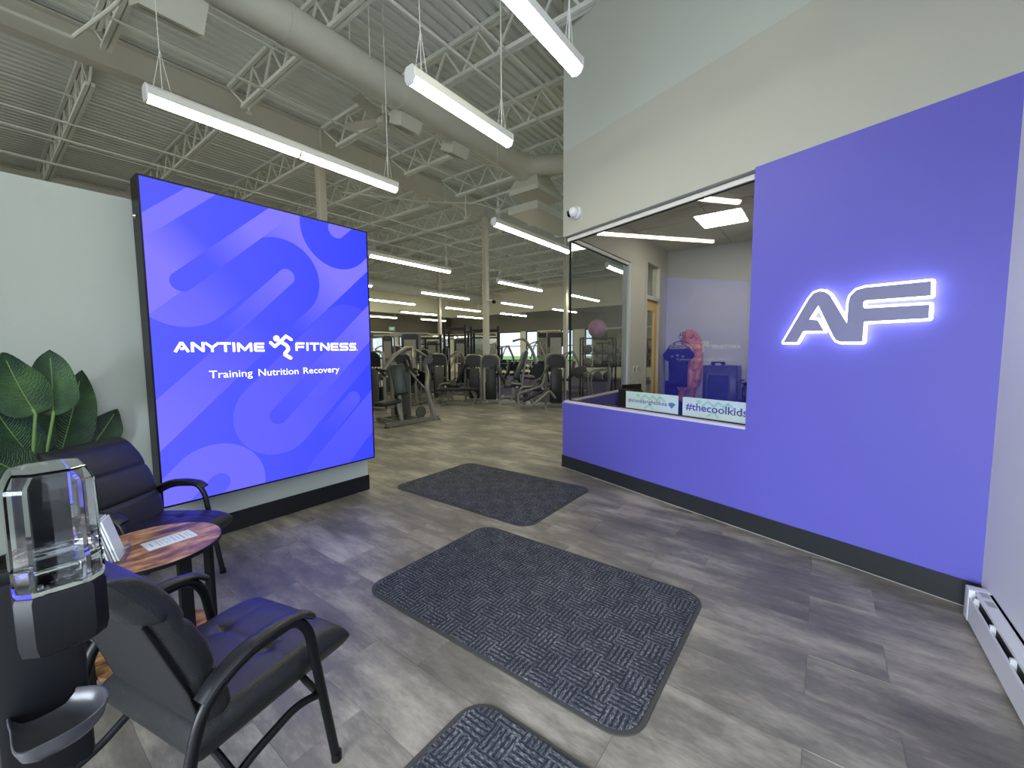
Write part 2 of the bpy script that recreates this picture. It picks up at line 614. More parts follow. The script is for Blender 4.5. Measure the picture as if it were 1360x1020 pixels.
def sign_face_mat(name, x0, z0):
    """Backlit print of the sign: broad diagonal S-bands, as an even emission."""
    m = bpy.data.materials.new(name)
    n = NT(m)
    n.t.nodes.remove(n.b)
    sep = n.node('ShaderNodeSeparateXYZ')
    n.put(sep.inputs[0], n.node('ShaderNodeTexCoord').outputs['Object'])
    X, Z = n.m('ADD', sep.outputs[0], x0), n.m('ADD', sep.outputs[2], z0)
    mean, light = (.108, .122, 1.6, 1), (.26, .225, 1.9, 1)    # the lamps behind the print drive blue past white level
    deep = (.046, .068, 1.3, 1)
    g = n.m('MULTIPLY_ADD', X, 0.55, -0.45)
    g.node.use_clamp = True
    base = n.mix(g, mean, deep)
    col = base

    def cap(ax, az, bx, bz, r):
        """1 inside the capsule a-b; also the 0..1 position along it"""
        dx, dz = bx - ax, bz - az
        L2 = dx * dx + dz * dz
        px, pz = n.m('SUBTRACT', X, ax), n.m('SUBTRACT', Z, az)
        t = n.m('DIVIDE', n.m('ADD', n.m('MULTIPLY', px, dx), n.m('MULTIPLY', pz, dz)), L2)
        t.node.use_clamp = True
        ex, ez = n.m('SUBTRACT', px, n.m('MULTIPLY', t, dx)), n.m('SUBTRACT', pz, n.m('MULTIPLY', t, dz))
        d = n.m('SQRT', n.m('ADD', n.m('MULTIPLY', ex, ex), n.m('MULTIPLY', ez, ez)))
        k = n.m('MULTIPLY_ADD', n.m('SUBTRACT', r, d), 400.0, 0.5)
        k.node.use_clamp = True
        return k, t

    def paint(c, k, t, a0, a1):
        g_ = n.m('MULTIPLY_ADD', t, a1 - a0, a0)
        g_.node.use_clamp = True
        return n.mix(n.m('MULTIPLY', k, n.m('MINIMUM', g_, 0.9)), c, light)

    def darken(c, k, t, a0, a1):
        g_ = n.m('MULTIPLY_ADD', t, a1 - a0, a0)
        g_.node.use_clamp = True
        return n.mix(n.m('MULTIPLY', k, g_), c, base)

    # straight light band across the top left corner
    k, t = cap(0.57, 2.213, 1.40, 2.99, 0.0625)
    col = paint(col, k, t, 0.8, 0.7)
    # wide U turn, light on the left and sinking into the ground to the right
    k, t = cap(0.985, 2.06, 1.90, 2.92, 0.333)
    col = paint(col, k, t, 0.95, -2.6)
    # light field from the right, crossed by the dark hook
    k, t = cap(1.42, 1.936, 2.90, 3.325, 0.46)
    col = paint(col, k, t, -0.15, 2.6)
    k, t = cap(1.685, 2.175, 0.60, 1.16, 0.345)
    col = darken(col, k, n.m('MULTIPLY_ADD', t, -1.0, 1.0), 0.0, 1.0)
    k, t = cap(0.985, 2.06, 2.10, 3.106, 0.072)       # slot: dark round end turning light
    col = darken(col, k, t, 1.0, 1.0)
    col = paint(col, k, t, -0.5, 2.6)
    k, t = cap(1.737, 2.197, 1.24, 1.70, 0.068)
    col = paint(col, k, t, 0.75, 0.0)
    k, t = cap(2.235, 2.70, 2.8, 3.25, 0.36)          # dark ring in the top right corner
    col = darken(col, k, t, 1.0, 1.0)
    k, t = cap(2.225, 2.715, 2.7, 3.17, 0.085)
    col = paint(col, k, t, 0.8, 0.9)
    k, t = cap(2.75, 2.42, 1.55, 1.22, 0.075)
    k, t = cap(2.72, 2.27, 1.6, 1.20, 0.16)           # dark diagonal right of the lettering
    col = darken(col, k, t, 1.0, 1.0)
    k, t = cap(2.75, 2.03, 1.95, 1.25, 0.135)
    col = paint(col, k, t, 0.85, 0.05)
    k, t = cap(2.66, 1.50, 2.85, 1.69, 0.16)
    col = darken(col, k, t, 1.0, 1.0)
    k, t = cap(0.55, 0.78, 1.55, 1.75, 0.135)         # light diagonal under the lettering
    col = paint(col, k, t, 0.85, 0.0)
    k, t = cap(1.60, 0.98, 2.3, 1.66, 0.34)           # faint ring in the lower half
    col = paint(col, k, t, 0.28, 0.12)
    k, t = cap(1.61, 0.98, 2.0, 1.36, 0.075)
    col = darken(col, k, t, 0.9, 0.2)
    k, t = cap(2.335, 1.06, 2.0, 0.73, 0.075)
    col = paint(col, k, t, 0.25, 0.0)
    k, t = cap(1.13, 0.47, 0.72, 0.06, 0.345)         # ring along the bottom edge
    col = paint(col, k, t, 0.5, 0.7)
    k, t = cap(1.14, 0.50, 0.9, 0.26, 0.075)
    col = darken(col, k, t, 0.8, 0.8)
    k, t = cap(1.85, 0.35, 2.75, 1.24, 0.13)
    k, t = cap(1.97, 0.36, 2.85, 1.20, 0.16)
    col = paint(col, k, t, 0.1, 0.35)
    e = n.node('ShaderNodeEmission')
    n.put(e.inputs[0], col)
    e.inputs[1].default_value = 1.0
    n.t.links.new(e.outputs[0], n.out.inputs[0])
    return m


# ------------------------------------------------------------------ floor: base, planks, far floor
XE, YE = 22.0, 22.3                     # far gym walls
floor = struct(MB().box(-6.2, XE + .2, -1.0, YE + .2, -0.10, -0.004).build('floor', M_PLANK, None, 0))
PWX, PLY = 0.305, 0.914


def plank_mesh(w, l):
    mb = MB()
    g, c = 0.0004, 0.0007
    a, b = w / 2 - g, l / 2 - g
    vs = [(-a, -b, -.004), (a, -b, -.004), (a, b, -.004), (-a, b, -.004)]
    vs += [(-a, -b, -c), (a, -b, -c), (a, b, -c), (-a, b, -c)]
    a -= c
    b -= c
    vs += [(-a, -b, 0), (a, -b, 0), (a, b, 0), (-a, b, 0)]
    fs = [(8, 9, 10, 11)] + [(i, (i + 1) % 4, 4 + (i + 1) % 4, 4 + i) for i in range(4)] + [(4 + i, 4 + (i + 1) % 4, 8 + (i + 1) % 4, 8 + i) for i in range(4)]
    return mb.add(vs, fs)


pl_src = plank_mesh(PWX, PLY)
pl_me = pl_src.mesh('plank', M_PLANK, 0)
cand, far = [], []
for i in range(-4, 46):
    for j in range(-2, 18):
        x = (i + .5) * PWX
        y = (j + (0.5 if i % 2 else 0.16)) * PLY
        if y - PLY / 2 < -0.8 or y + PLY / 2 > 14 or x > 13.4:
            continue
        d = V((x, y, 0)) - EYE
        w_ = d.dot(fw)
        px = 680 + FPX * d.dot(rt) / w_ if w_ > .2 else -999
        py = 510 - FPX * d.dot(up) / w_ if w_ > .2 else 9999
        if not (-160 < px < 1560 and py < 1300):
            continue
        if (x - P0.x) * WN.x + (y - P0.y) * WN.y < -0.2 and y < 2.7:
            continue
        cand.append((w_, x, y))
cand.sort()
for k, (w_, x, y) in enumerate(cand):
    if k < 296:
        link('plank', pl_me, floor, loc=(x, y, 0))
    else:
        far.append((x, y))
mb = MB()
for x, y in far:
    mb.add([(a + x, b + y, c) for a, b, c in pl_src.v], pl_src.f)
o = mb.build('far_planks', M_PLANK, floor, 0)
o['kind'] = 'stuff'

# purple rubber flooring under the free weights
M_TURF = mat('purple_rubber_floor', rgb(62, 48, 90), 0.8, bump=0.2, bscale=300, vary=0.2, vscale=60)
tag(MB().box(10.3, 20.8, 6.2, 15.5, 0.0, 0.012).build('rubber_floor_mat', M_TURF, None, 0), 'purple rubber flooring under the free weight area', 'floor mat')

# ------------------------------------------------------------------ walls
wl = struct(MB().box(-2.35, 2.6, 3.994, 4.14, 0.0, 2.632).build('wall_left', M_WHITE))
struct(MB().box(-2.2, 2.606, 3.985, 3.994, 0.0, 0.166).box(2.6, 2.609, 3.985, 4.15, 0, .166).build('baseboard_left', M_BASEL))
# right exterior wall; storefront glazing beyond the frame, plus an upper row added to light the ceiling
mb = MB().box(1.3, 9.0, -1.0, -0.79, 0, 6.0)
mb.box(-2.2, 1.3, -1.0, -0.79, 2.95, 3.35).box(-2.2, 1.3, -1.0, -0.79, 5.25, 6.0).box(-2.2, 1.3, -1.0, -0.79, 0.0, 0.12)
mb.box(-2.35, -2.15, -1.0, -0.79, 0, 6.0)
struct(mb.build('wall_right', mat('cool_white_wall_paint', rgb(224, 226, 232), 0.6, bump=0.12, bscale=200, vary=0.02)))
struct(MB().box(1.3, 3.46, -0.79, -0.782, 0.0, 0.155).build('baseboard_right', M_BASE))
for k, (z0, z1) in enumerate(((0.12, 2.95), (3.35, 5.25))):
    fr = struct(MB().bar((-2.15, -.9, z0 + .03), (1.3, -.9, z0 + .03), .08, .06).bar((-2.15, -.9, z1 - .03), (1.3, -.9, z1 - .03), .08, .06)
                .build('window_%d' % (k + 1), M_BLACK, None, 0))
    for x in (-2.15, -1.02, .12, 1.24):
        MB().box(x, x + .06, -.94, -.86, z0, z1).build('mullion', M_BLACK, fr, 0)
    for x in (-2.15, -1.02, .12):
        MB().box(x + .06, x + 1.13, -.905, -.895, z0 + .06, z1 - .06).build('pane', glass('storefront_pane', (1, 1, 1, 1), 0.05), fr, 0)
# west end of the lobby: unseen wall and window, added to shape the light from behind
struct(MB().box(-2.35, -2.2, 1.5, 3.99, 0, 6.0).box(-2.35, -2.2, -.79, 1.5, 2.02, 6.0).box(-2.35, -2.2, -.79, 1.5, 0, .1).build('wall_added_west', M_WHITE))
fr = struct(MB().box(-2.3, -2.22, -.79, 1.5, .1, .16).box(-2.3, -2.22, -.79, 1.5, 1.96, 2.02).build('window_8', M_BLACK, None, 0))
for y in (-.79, .34, 1.44):
    MB().box(-2.3, -2.22, y, y + .06, .16, 1.96).build('mullion', M_BLACK, fr, 0)
for y in (-.73, .40):
    MB().box(-2.265, -2.255, y, y + 1.04, .16, 1.96).build('pane', glass('storefront_pane'), fr, 0)
# west side and gym shell
struct(MB().box(-6.2, -6.0, 4.0, YE + .2, 0, 2.9).box(-6.2, -6.0, 4.0, YE + .2, 5.3, 6.0).box(-6.2, -6.0, 4.0, 4.5, 2.9, 5.3).box(-6.2, -6.0, 9.5, YE + .2, 2.9, 5.3)
       .box(-6.2, -2.2, 3.99, 4.14, 2.632, 6.0).box(-6.2, -2.35, 3.99, 4.14, 0, 2.632).build('wall_west', M_GYMW))
fr = struct(MB().box(-6.15, -6.05, 4.5, 9.5, 2.9, 2.96).box(-6.15, -6.05, 4.5, 9.5, 5.24, 5.3).build('window_9', M_BLACK, None, 0))  # unseen high window, added so the gym lamp reaches the deck
for i in range(5):
    MB().box(-6.15, -6.05, 4.5 + i * 1.235, 4.56 + i * 1.235, 2.96, 5.24).build('mullion', M_BLACK, fr, 0)
for i in range(4):
    MB().box(-6.105, -6.095, 4.56 + i * 1.235, 5.735 + i * 1.235, 2.96, 5.24).build('pane', glass('storefront_pane'), fr, 0)


def far_wall(name, along_x):
    """far gym wall: pale above, dark band, mirror strip below"""
    mb = MB()
    if along_x:
        mb.box(-6.2, XE + .2, YE, YE + .2, 0, 6.0)
    else:
        mb.box(XE, XE + .2, -1.0, YE + .2, 2.81, 6.0).box(XE, XE + .2, -1.0, YE + .2, 0, .9)
        for y0, y1 in ((-1, 10.75), (11.25, 12.0), (12.9, 14.6), (15.5, 15.9), (17.9, YE)):
            mb.box(XE, XE + .2, y0, y1, .9, 2.81)
    return struct(mb.build(name, M_GYMW))


wn, we = far_wall('wall_north', True), far_wall('wall_east', False)
MB().box(-6, XE, YE - .03, YE, 2.81, 4.03).build('painted_band', mat('shaded_band_paint', rgb(74, 70, 62), 0.7, vary=0.06), wn, 0, 'dark grey painted band')  # same grey band as the east wall, its shade put into the colour
MB().box(XE - .03, XE, -.8, YE - .03, 2.81, 4.03).build('painted_band', M_BAND, we, 0, 'dark grey painted band')
M_MIRR = mat('mirror', (0.82, 0.84, 0.83, 1), 0.03, metal=1.0)
k = 0
for y0, y1 in ((3.0, 10.7), (12.95, 14.55), (17.95, 22.2)):
    npan = max(1, round((y1 - y0) / 1.5))
    for i in range(npan):
        a, b = y0 + (y1 - y0) * i / npan, y0 + (y1 - y0) * (i + 1) / npan
        MB().box(XE - .02, XE, a + .01, b - .01, 0.6, 2.75).build('mirror_panel', M_MIRR, we, 0)
for i in range(9):
    a = 6.0 + i * 1.75
    MB().box(a + .01, a + 1.74, YE - .02, YE, 0.6, 2.75).build('mirror_panel', M_MIRR, wn, 0)
for k, (y0, y1) in enumerate(((10.75, 11.25), (12.0, 12.9), (14.6, 15.5), (15.9, 17.9))):
    fr = MB().box(XE + .04, XE + .10, y0, y1, 2.75, 2.81).box(XE + .04, XE + .10, y0, y1, .9, .96)
    for y in (y0, y1 - .06):
        fr.box(XE + .04, XE + .10, y, y + .06, .9, 2.81)
    fr.box(XE + .04, XE + .10, y0, y1, 1.82, 1.87)
    if y1 - y0 > 2:
        fr.box(XE + .04, XE + .10, (y0 + y1) / 2 - .03, (y0 + y1) / 2 + .03, .9, 2.81)
    w = struct(fr.build('window_%d' % (k + 10), M_BLACK, None, 0))
    MB().box(XE + .065, XE + .072, y0, y1, .9, 2.81).build('pane', glass('storefront_pane'), w, 0)
M_LAWN = mat('lawn_green', rgb(120, 170, 70), 0.9, vary=0.25, vscale=0.6)
struct(MB().box(XE + .3, XE + 90, -60, 90, -.3, -.2).build('ground_outside', M_LAWN, None, 0))
struct(MB().box(-60, XE + .2, -90, -1.1, -.3, -.2).box(-60, -6.25, -1.1, 60, -.3, -.2).build('ground_front', mat('parking_lot', rgb(140, 140, 138), 0.9), None, 0))

# ------------------------------------------------------------------ angled office front (wall_office)
ST = -3.69                                # where it meets the right wall
ZS, ZH, ZP = 0.857, 2.965, 2.977          # sill, soffit, top of the purple paint
SJ = -2.325                               # window jamb
mb = MB()
wbox(mb, ST, 0.0, -.13, 0, 3.99, 6.0)
wo = struct(mb.build('wall_office', M_WHITE))
mb = MB()
wbox(mb, ST, 0.0, -.13, 0.0, ZH, 3.99)
mb.build('grey_band', M_GREYW, wo, 35, 'warm grey painted band above the window')
mb = MB()
wbox(mb, ST, 0.0, -.13, 0.0, 0.0, ZS)
mb.build('low_wall', M_PURP, wo, 35, 'purple painted wall under the window')
mb = MB()
wbox(mb, ST, SJ, -.13, 0.003, ZS, ZP)
mb.build('sign_wall', M_PURP, wo, 35, 'purple painted wall behind the glowing letters')
mb = MB()
wbox(mb, ST, 0.004, 0.0, .009, 0.0, .158)
wbox(mb, 0.0, .009, -.13, .009, 0.0, .158)
struct(mb.build('baseboard_office', M_BASE))
mb = MB()
wbox(mb, ST + .05, -.02, .009, .013, 0.0, .004)
struct(mb.build('trim_1', mat('pale_caulk', rgb(176, 176, 172), 0.5), None, 0))
# window in the office front: white frame, pane and sill
w1 = MB()
wbox(w1, SJ, -.02, -.10, -.055, ZH - .055, ZH - .012)
w1 = struct(w1.build('window_6', M_ALU, None, 0))
mb = MB()
wbox(mb, SJ, -.04, -.088, -.080, ZS + .03, ZH - .055)
mb.build('pane', M_OGLASS, w1, 0)
mb = MB()
wbox(mb, SJ, -.02, -.125, .0, ZS, ZS + .022)
mb.build('sill', mat('lilac_sill', rgb(214, 208, 226), 0.35), w1, 0)
mb = MB()
wbox(mb, SJ, -.03, -.094, -.076, ZS + .022, ZS + .032)
wbox(mb, SJ, -.03, -.094, -.076, ZH - .064, ZH - .055)
mb.build('gasket', M_BLACK, w1, 0)
mb = MB()
wbox(mb, -.05, -.035, -.096, -.074, ZS + .03, ZH - .055)
mb.build('corner_gasket', M_BLACK, w1, 0)
# side wall of the office, facing the gym: low wall, window, door
YS = 2.6885
wsd = struct(MB().box(6.66, 7.36, YS - .12, YS, 0, ZH).box(8.2, 8.62, YS - .12, YS, 0, ZH).box(4.68, 6.66, YS - .12, YS, ZH, 6.0).box(6.66, 7.36, YS - .12, YS, ZH, 6.0).box(8.2, 8.62, YS - .12, YS, ZH, 6.0).box(7.36, 8.2, YS - .12, YS, 3.16, 6.0).build('wall_side', M_CREAM))
MB().box(4.70, 6.66, YS - .12, YS, 0, ZS).build('low_wall', M_PURP, wsd)
w2 = struct(MB().box(4.70, 6.66, YS - .11, YS - .05, ZH - .055, ZH - .012).build('window_7', M_ALU, None, 0))
MB().box(6.58, 6.66, YS - .12, YS - .01, ZS, ZH - .012).build('jamb', mat('jamb_paint', rgb(208, 214, 218), 0.4), w2)
MB().box(4.72, 6.58, YS - .086, YS - .078, ZS + .02, ZH - .055).build('pane', glass('side_pane', (0.93, 0.94, 0.93, 1), 0.05), w2, 0)
MB().box(4.70, 6.66, YS - .125, YS + .005, ZS, ZS + .02).build('sill', mat('violet_sill', rgb(150, 138, 176), 0.4), w2)
MB().box(4.72, 6.58, YS - .092, YS - .072, ZH - .064, ZH - .055).build('gasket', M_BLACK, w2, 0)
# office door with transom
dr = struct(MB().box(7.36, 7.44, YS - .13, YS + .01, 0, 3.16).box(8.12, 8.2, YS - .13, YS + .01, 0, 3.16).box(7.44, 8.12, YS - .13, YS + .01, 2.45, 2.52)
            .box(7.44, 8.12, YS - .13, YS + .01, 3.10, 3.16).build('door_1', mat('door_frame_paint', rgb(198, 194, 186), 0.45)))
MB().box(7.44, 7.58, YS - .085, YS - .04, .01, 2.44).box(7.98, 8.12, YS - .085, YS - .04, .01, 2.44).box(7.58, 7.98, YS - .085, YS - .04, 2.26, 2.44) \
    .box(7.58, 7.98, YS - .085, YS - .04, .01, .3).build('door_leaf', M_OAK, dr, 35, 'light oak door leaf')
MB().box(7.58, 7.98, YS - .066, YS - .06, .3, 2.26).build('pane', glass('side_pane'), dr, 0)
MB().box(7.44, 8.12, YS - .066, YS - .06, 2.52, 3.10).build('transom_pane', glass('side_pane'), dr, 0)
MB().cyl((7.50, YS - .085, 1.02), (7.50, YS - .14, 1.02), .012).bar((7.49, YS - .135, 1.02), (7.62, YS - .135, 1.02), .016, .022).cyl((7.5, YS - .085, 1.02), (7.5, YS - .093, 1.02), .03).build('door_handle', M_STEEL, dr)
for i, (x, z) in enumerate(((6.86, 1.20), (7.02, 1.20), (7.04, .92))):
    s = thing('wall_switch', ('white light switch plate beside the office window jamb', 'white switch plate nearest the oak door, upper one', 'white outlet plate low beside the oak door')[i], 'switch', (x, YS - .12, z))
    MB().rbox(-.036, .036, -.008, 0, -.058, .058, .004).build('plate', M_WPLAST, s)
    MB().box(-.016, .016, -.012, -.008, -.034, .034).build('rocker', mat('grey_rocker', rgb(110, 110, 105), .4), s)
# office back wall and the wall towards the front
XB = 8.62
struct(MB().box(XB, XB + .12, -.8, YS, 0, 6.0).build('wall_back', mat('office_back_paint', rgb(190, 189, 186), 0.6, vary=.02)))
ca, cb_ = W(ST + .2, -.13, 0), W(-.12, -.13, 0)
oc = struct(MB().prism([(ca.x, -.79), (XB, -.79), (XB, YS - .12), (cb_.x, YS - .12), (cb_.x, cb_.y), (ca.x, ca.y)], lambda a, b, h: (a, b, h), 3.50, 3.6).build('ceiling_office', M_CREAM, None, 0))
M_TILE = mat('ceiling_tile', rgb(206, 203, 192), 0.9, bump=0.3, bscale=250)
M_TGRID = mat('ceiling_grid', rgb(150, 147, 136), 0.5)
tile = MB().rbox(-.297, .297, -.602, .602, -.012, 0, .004, 1).mesh('ceiling_tile', M_TILE)
for i in range(7):
    for j in range(3):
        x, y = 8.30 - .61 * i, 2.02 - 1.22 * j
        if (V((x - .3, y, 0)) - P0).dot(WN) > -.35:
            continue
        link('ceiling_tile', tile, oc, loc=(x, y, 3.494))
tr = thing('ceiling_troffer', 'bright recessed square ceiling light seen through the office window', 'ceiling light', (6.92, 1.29, 3.482))
MB().box(-.37, .37, -.32, .32, -.008, 0.0).build('frame', M_HOUS, tr, 0)
MB().box(-.35, .35, -.30, .30, -.014, -.008).build('diffuser', emit('troffer_light', (1, .96, .84, 1), 20.0), tr, 0)
vt = thing('ceiling_vent', 'square grey ceiling vent beside the recessed office light', 'vent', (6.5, .52, 3.48))
MB().box(-.3, .3, -.3, .3, -.012, 0).build('frame', M_CREAM, vt, 0)
for i in range(5):
    MB().bar((-.25, -.22 + i * .11, -.018), (.25, -.22 + i * .11, -.018), .07, .008, (0, .5, .8)).build('louver', M_TGRID, vt, 0)

# ------------------------------------------------------------------ roof: deck, joists, bridging, beam, columns
mb = MB()
per, y = 0.152, -1.0
prof = []
while y < YE + .2:
    prof += [(y, 5.90), (y + .095, 5.90), (y + .115, 5.945), (y + .132, 5.945)]
    y += per
n = len(prof)
vs = [(x, a, b) for x in (-6.2, XE + .2) for a, b in prof]
mb.add(vs, [(i, i + 1, n + i + 1, n + i) for i in range(n - 1)])
mb.box(-6.2, XE + .2, -1.0, YE + .2, 5.96, 6.05)
ceil = struct(mb.build('ceiling', M_DECK, None, 0))
YB = 8.0
JX = [1.32 + 1.575 * i for i in range(-2, 14)]


def seg_mesh(name, p, q, w, h, m):
    return MB().bar(p, q, w, h).mesh(name, m, 0)


def joist(x, ya, yb, near):
    """open-web joist between two bearings: twin-angle chords and a zigzag web"""
    j = bpy.data.objects.new('roof_joist', None)
    COL.objects.link(j)
    j.parent = ceil
    j.location = (x, 0, 0)
    zt, zb = 5.85, 5.40
    t = MB().box(-.055, -.008, ya, yb, zt - .012, zt + .045).box(.008, .055, ya, yb, zt - .012, zt + .045)
    t.build('top_chord', M_JOIST, j, 0)
    MB().box(-.052, -.008, ya + .55, yb - .55, zb - .03, zb + .022).box(.008, .052, ya + .55, yb - .55, zb - .03, zb + .022).build('bottom_chord', M_JOIST, j, 0)
    a, b = ya + .62, yb - .62
    npan = max(2, round((b - a) / 0.62))
    st = (b - a) / npan
    mb = MB()
    me1, me2 = JM.setdefault('w1', seg_mesh('web_bar', (0, 0, zb), (0, st * .5, zt), .026, .026, M_JOIST)), JM.setdefault('w2', seg_mesh('web_bar', (0, 0, zt), (0, st * .5, zb), .026, .026, M_JOIST))
    for i in range(npan):
        y0 = a + i * st
        if near:
            link('web_bar', me1, j, loc=(0, y0, 0))
            link('web_bar', me2, j, loc=(0, y0 + st * .5, 0))
        else:
            mb.bar((0, y0, zb), (0, y0 + st * .5, zt), .026, .026).bar((0, y0 + st * .5, zt), (0, y0 + st, zb), .026, .026)
    for y0, y1 in ((ya + .05, a), (yb - .05, b)):
        e = MB().bar((0, y0, zt), (0, y1, zb), .026, .026)
        if near:
            e.build('web_bar', M_JOIST, j, 0)
        else:
            mb.add(e.v, e.f)
    if not near:
        mb.build('web', M_JOIST, j, 0)['kind'] = 'stuff'


JM = {}
for x in JX:
    joist(x, -0.8, YB, -1 < x < 9.5)
JM = {}
for x in JX:
    joist(x, YB, 15.1, -1 < x < 6.2)
JM = {}
for x in JX:
    joist(x, 15.1, YE, False)
for y, z in ((1.2, 5.37), (3.4, 5.37), (5.6, 5.37), (6.4, 5.83), (3.4, 5.83), (10.2, 5.37), (12.6, 5.37), (10.2, 5.83), (12.6, 5.83), (17.5, 5.37), (20, 5.37)):
    MB().bar((-4, y, z), (XE, y, z), .03, .03).build('bridging_bar', M_JOIST, ceil, 0)
for nm, yb in (('near', YB), ('far', 15.1)):
    b = thing('roof_beam', 'long grey steel roof beam carried by the columns near the lobby' if nm == 'near' else 'long grey steel roof beam deep in the gym', 'beam', (0, yb, 0))
    MB().box(-5.9, XE, -.1, .1, 5.43, 5.45).build('bottom_flange', M_BEAM, b, 0)
    MB().box(-5.9, XE, -.1, .1, 5.82, 5.84).build('top_flange', M_BEAM, b, 0)
    MB().box(-5.9, XE, -.006, .006, 5.45, 5.82).build('web_plate', M_BEAM, b, 0)
    for x in (4.4, 9.3, 14.1) if nm == 'near' else (9.3, 14.1, 19):
        MB().box(x - .006, x + .006, -.095, .095, 5.45, 5.82).build('stiffener', M_BEAM, b, 0)
COLS = ((4.4, YB, 'cream steel column rising behind the blue backlit sign'), (9.32, YB, 'cream steel column behind the row of grey selectorized machines'),
        (14.05, YB, 'cream steel column beside the office corner glass'), (14.1, 15.1, 'thin cream steel column far back in the gym'))
for x, y, lb in COLS:
    c = thing('steel_column', lb, 'column', (x, y, 0))
    MB().rbox(-.075, .075, -.075, .075, 0, 5.43, .012, 1).build('shaft', M_COLM, c)
    MB().box(-.14, .14, -.11, .11, 5.405, 5.43).build('cap_plate', M_COLM, c, 0)
    MB().box(-.13, .13, -.13, .13, 0, .015).build('base_plate', M_COLM, c, 0)
# ------------------------------------------------------------------ pendant lights
def pendant(x0, x1, y, label, double=False, ztop=5.90):
    z = 3.6
    L = x1 - x0
    t = thing('pendant_light', label, 'light', ((x0 + x1) / 2, y, z), 0, 'linear pendant lights')
    h = L / 2
    sec = [(-.034, .10), (.034, .10), (.055, .075), (.055, .015), (-.055, .015), (-.055, .075)]
    MB().prism(sec, lambda a, b, c: (c, a, b), -h + .012, h - .012).build('housing', M_HOUS, t, 0)
    dif = [(.05 * math.cos(PI * k / 8), .015 - .05 * math.sin(PI * k / 8)) for k in range(9)]
    parts = ((-h + .014, h - .014),) if not double else ((-h + .014, -.009), (.009, h - .014))
    for a, b in parts:
        MB().prism(dif, lambda p, q, c: (c, p, q), a, b).build('diffuser', M_LED, t, 40)
    if double:
        MB().prism(dif, lambda p, q, c: (c, p * 1.06, q - .0022), -.009, .009).build('joint', M_SHRD2, t, 40)
    end = [(-.036, .102), (.036, .102), (.057, .077), (.057, .012), (.035, -.028), (0, -.037), (-.035, -.028), (-.057, .012), (-.057, .077)]
    for s in (-1, 1):
        MB().prism(end, lambda p, q, c: (c, p, q), s * h - (.014 if s > 0 else 0), s * h + (.014 if s < 0 else 0)).build('end_cap', M_WPLAST, t, 0)
    for s in (-1, 1):
        MB().tube([(s * (h - .12), 0, .10), (s * (h - .115), .004, .9), (s * (h - .125), 0, ztop - z)], .0035 if s < 0 else .006, 6).build('cable', M_HOUS, t)
        MB().tube([(s * (h - .12), 0, .42), (s * (h - .06), 0, .10)], .003, 5).tube([(s * (h - .12), 0, .42), (s * (h - .18), 0, .10)], .003, 5).build('cable_yoke', M_HOUS, t)


LIGHTS = [
    (1.0, 3.46, 4.46, 'long joined linear pendant light hanging above the blue sign', True),
    (2.17, 3.42, 2.60, 'short linear pendant light in mid air right of the long one, end cap visible', False),
    (1.63, 2.88, 1.55, 'linear pendant light cut by the top edge of the picture', False),
    (5.31, 7.77, 4.37, 'linear pendant light hanging beside the office corner', False),
    (5.33, 7.74, 7.87, 'linear pendant light just right of the blue sign, uppermost there', False),
    (5.35, 7.80, 11.42, 'linear pendant light whose end peeks out right of the blue sign', False),
    (9.60, 11.95, 14.35, 'linear pendant light right of the blue sign, second below the uppermost', False),
    (9.68, 12.13, 11.3, 'linear pendant light midway between the blue sign and the tall column', False),
    (9.70, 12.10, 7.85, 'linear pendant light right of the tall column, highest of three there', False),
    (9.66, 12.10, 4.35, 'linear pendant light seen through the office side glass near the door jamb', False),
    (13.6, 16.1, 17.5, 'far linear pendant light over the cable machines, middle of the lower row', False),
    (13.6, 15.95, 20.9, 'far linear pendant light lowest beside the blue sign edge', False),
    (13.7, 16.2, 14.3, 'far linear pendant light left of the tall column, above the lowest ones', False),
    (13.9, 16.3, 11.1, 'linear pendant light right of the tall column, second of three there', False),
    (13.7, 16.1, 7.6, 'linear pendant light crossing the thin column at the office corner glass', False),
    (17.5, 19.65, 20.5, 'far linear pendant light above the black racks, left one of two', False),
    (17.5, 19.9, 17.25, 'far linear pendant light touching the tall column from the left', False),
    (17.7, 20.2, 14.2, 'far linear pendant light right of the tall column, lowest of three there', False),
    (17.6, 20.1, 10.8, 'far linear pendant light crossing the column left of the office corner', False),
]
for a in LIGHTS:
    pendant(*a)

# ------------------------------------------------------------------ ducts and ceiling hardware
YD, ZD, RD = 4.76, 5.06, 0.20
d = thing('air_duct', 'large round painted air duct running under the roof joists', 'duct', (0, YD, ZD))
MB().cyl((-4, 0, 0), (6.5, 0, 0), RD, 32).build('main_duct', M_DUCT, d)
for x in (-2.2, -.7, .8, 2.3, 3.8, 5.3):
    MB().cyl((x - .02, 0, 0), (x + .02, 0, 0), RD + .006, 32).build('duct_seam', M_DUCT, d)
MB().tube([(6.3, -.02, .02), (6.75, -.06, .02), (7.2, -.9, .02), (8.6, -1.35, .02), (9.4, -1.4, .02)], RD * .92, 24, .5).build('branch_duct', M_DUCT, d)
MB().tube([(5.9, 0, 0), (6.7, .02, -.02), (7.05, .04, -.08)], RD * 1.02, 24, .3).build('elbow', M_DUCT, d)
mb = MB()
a, b = [(6.7, -.34), (7.6, -.34), (7.6, .34), (6.7, .34)], [(6.85, -.2), (7.3, -.2), (7.3, .2), (6.85, .2)]
mb.add([(x, y, -.36) for x, y in a] + [(x, y, -.02) for x, y in b], [(3, 2, 1, 0), (4, 5, 6, 7)] + [(i, (i + 1) % 4, 4 + (i + 1) % 4, 4 + i) for i in range(4)])
mb.box(6.7, 7.6, -.34, .34, -.46, -.36)
mb.build('transition_box', M_DUCT, d, 0)
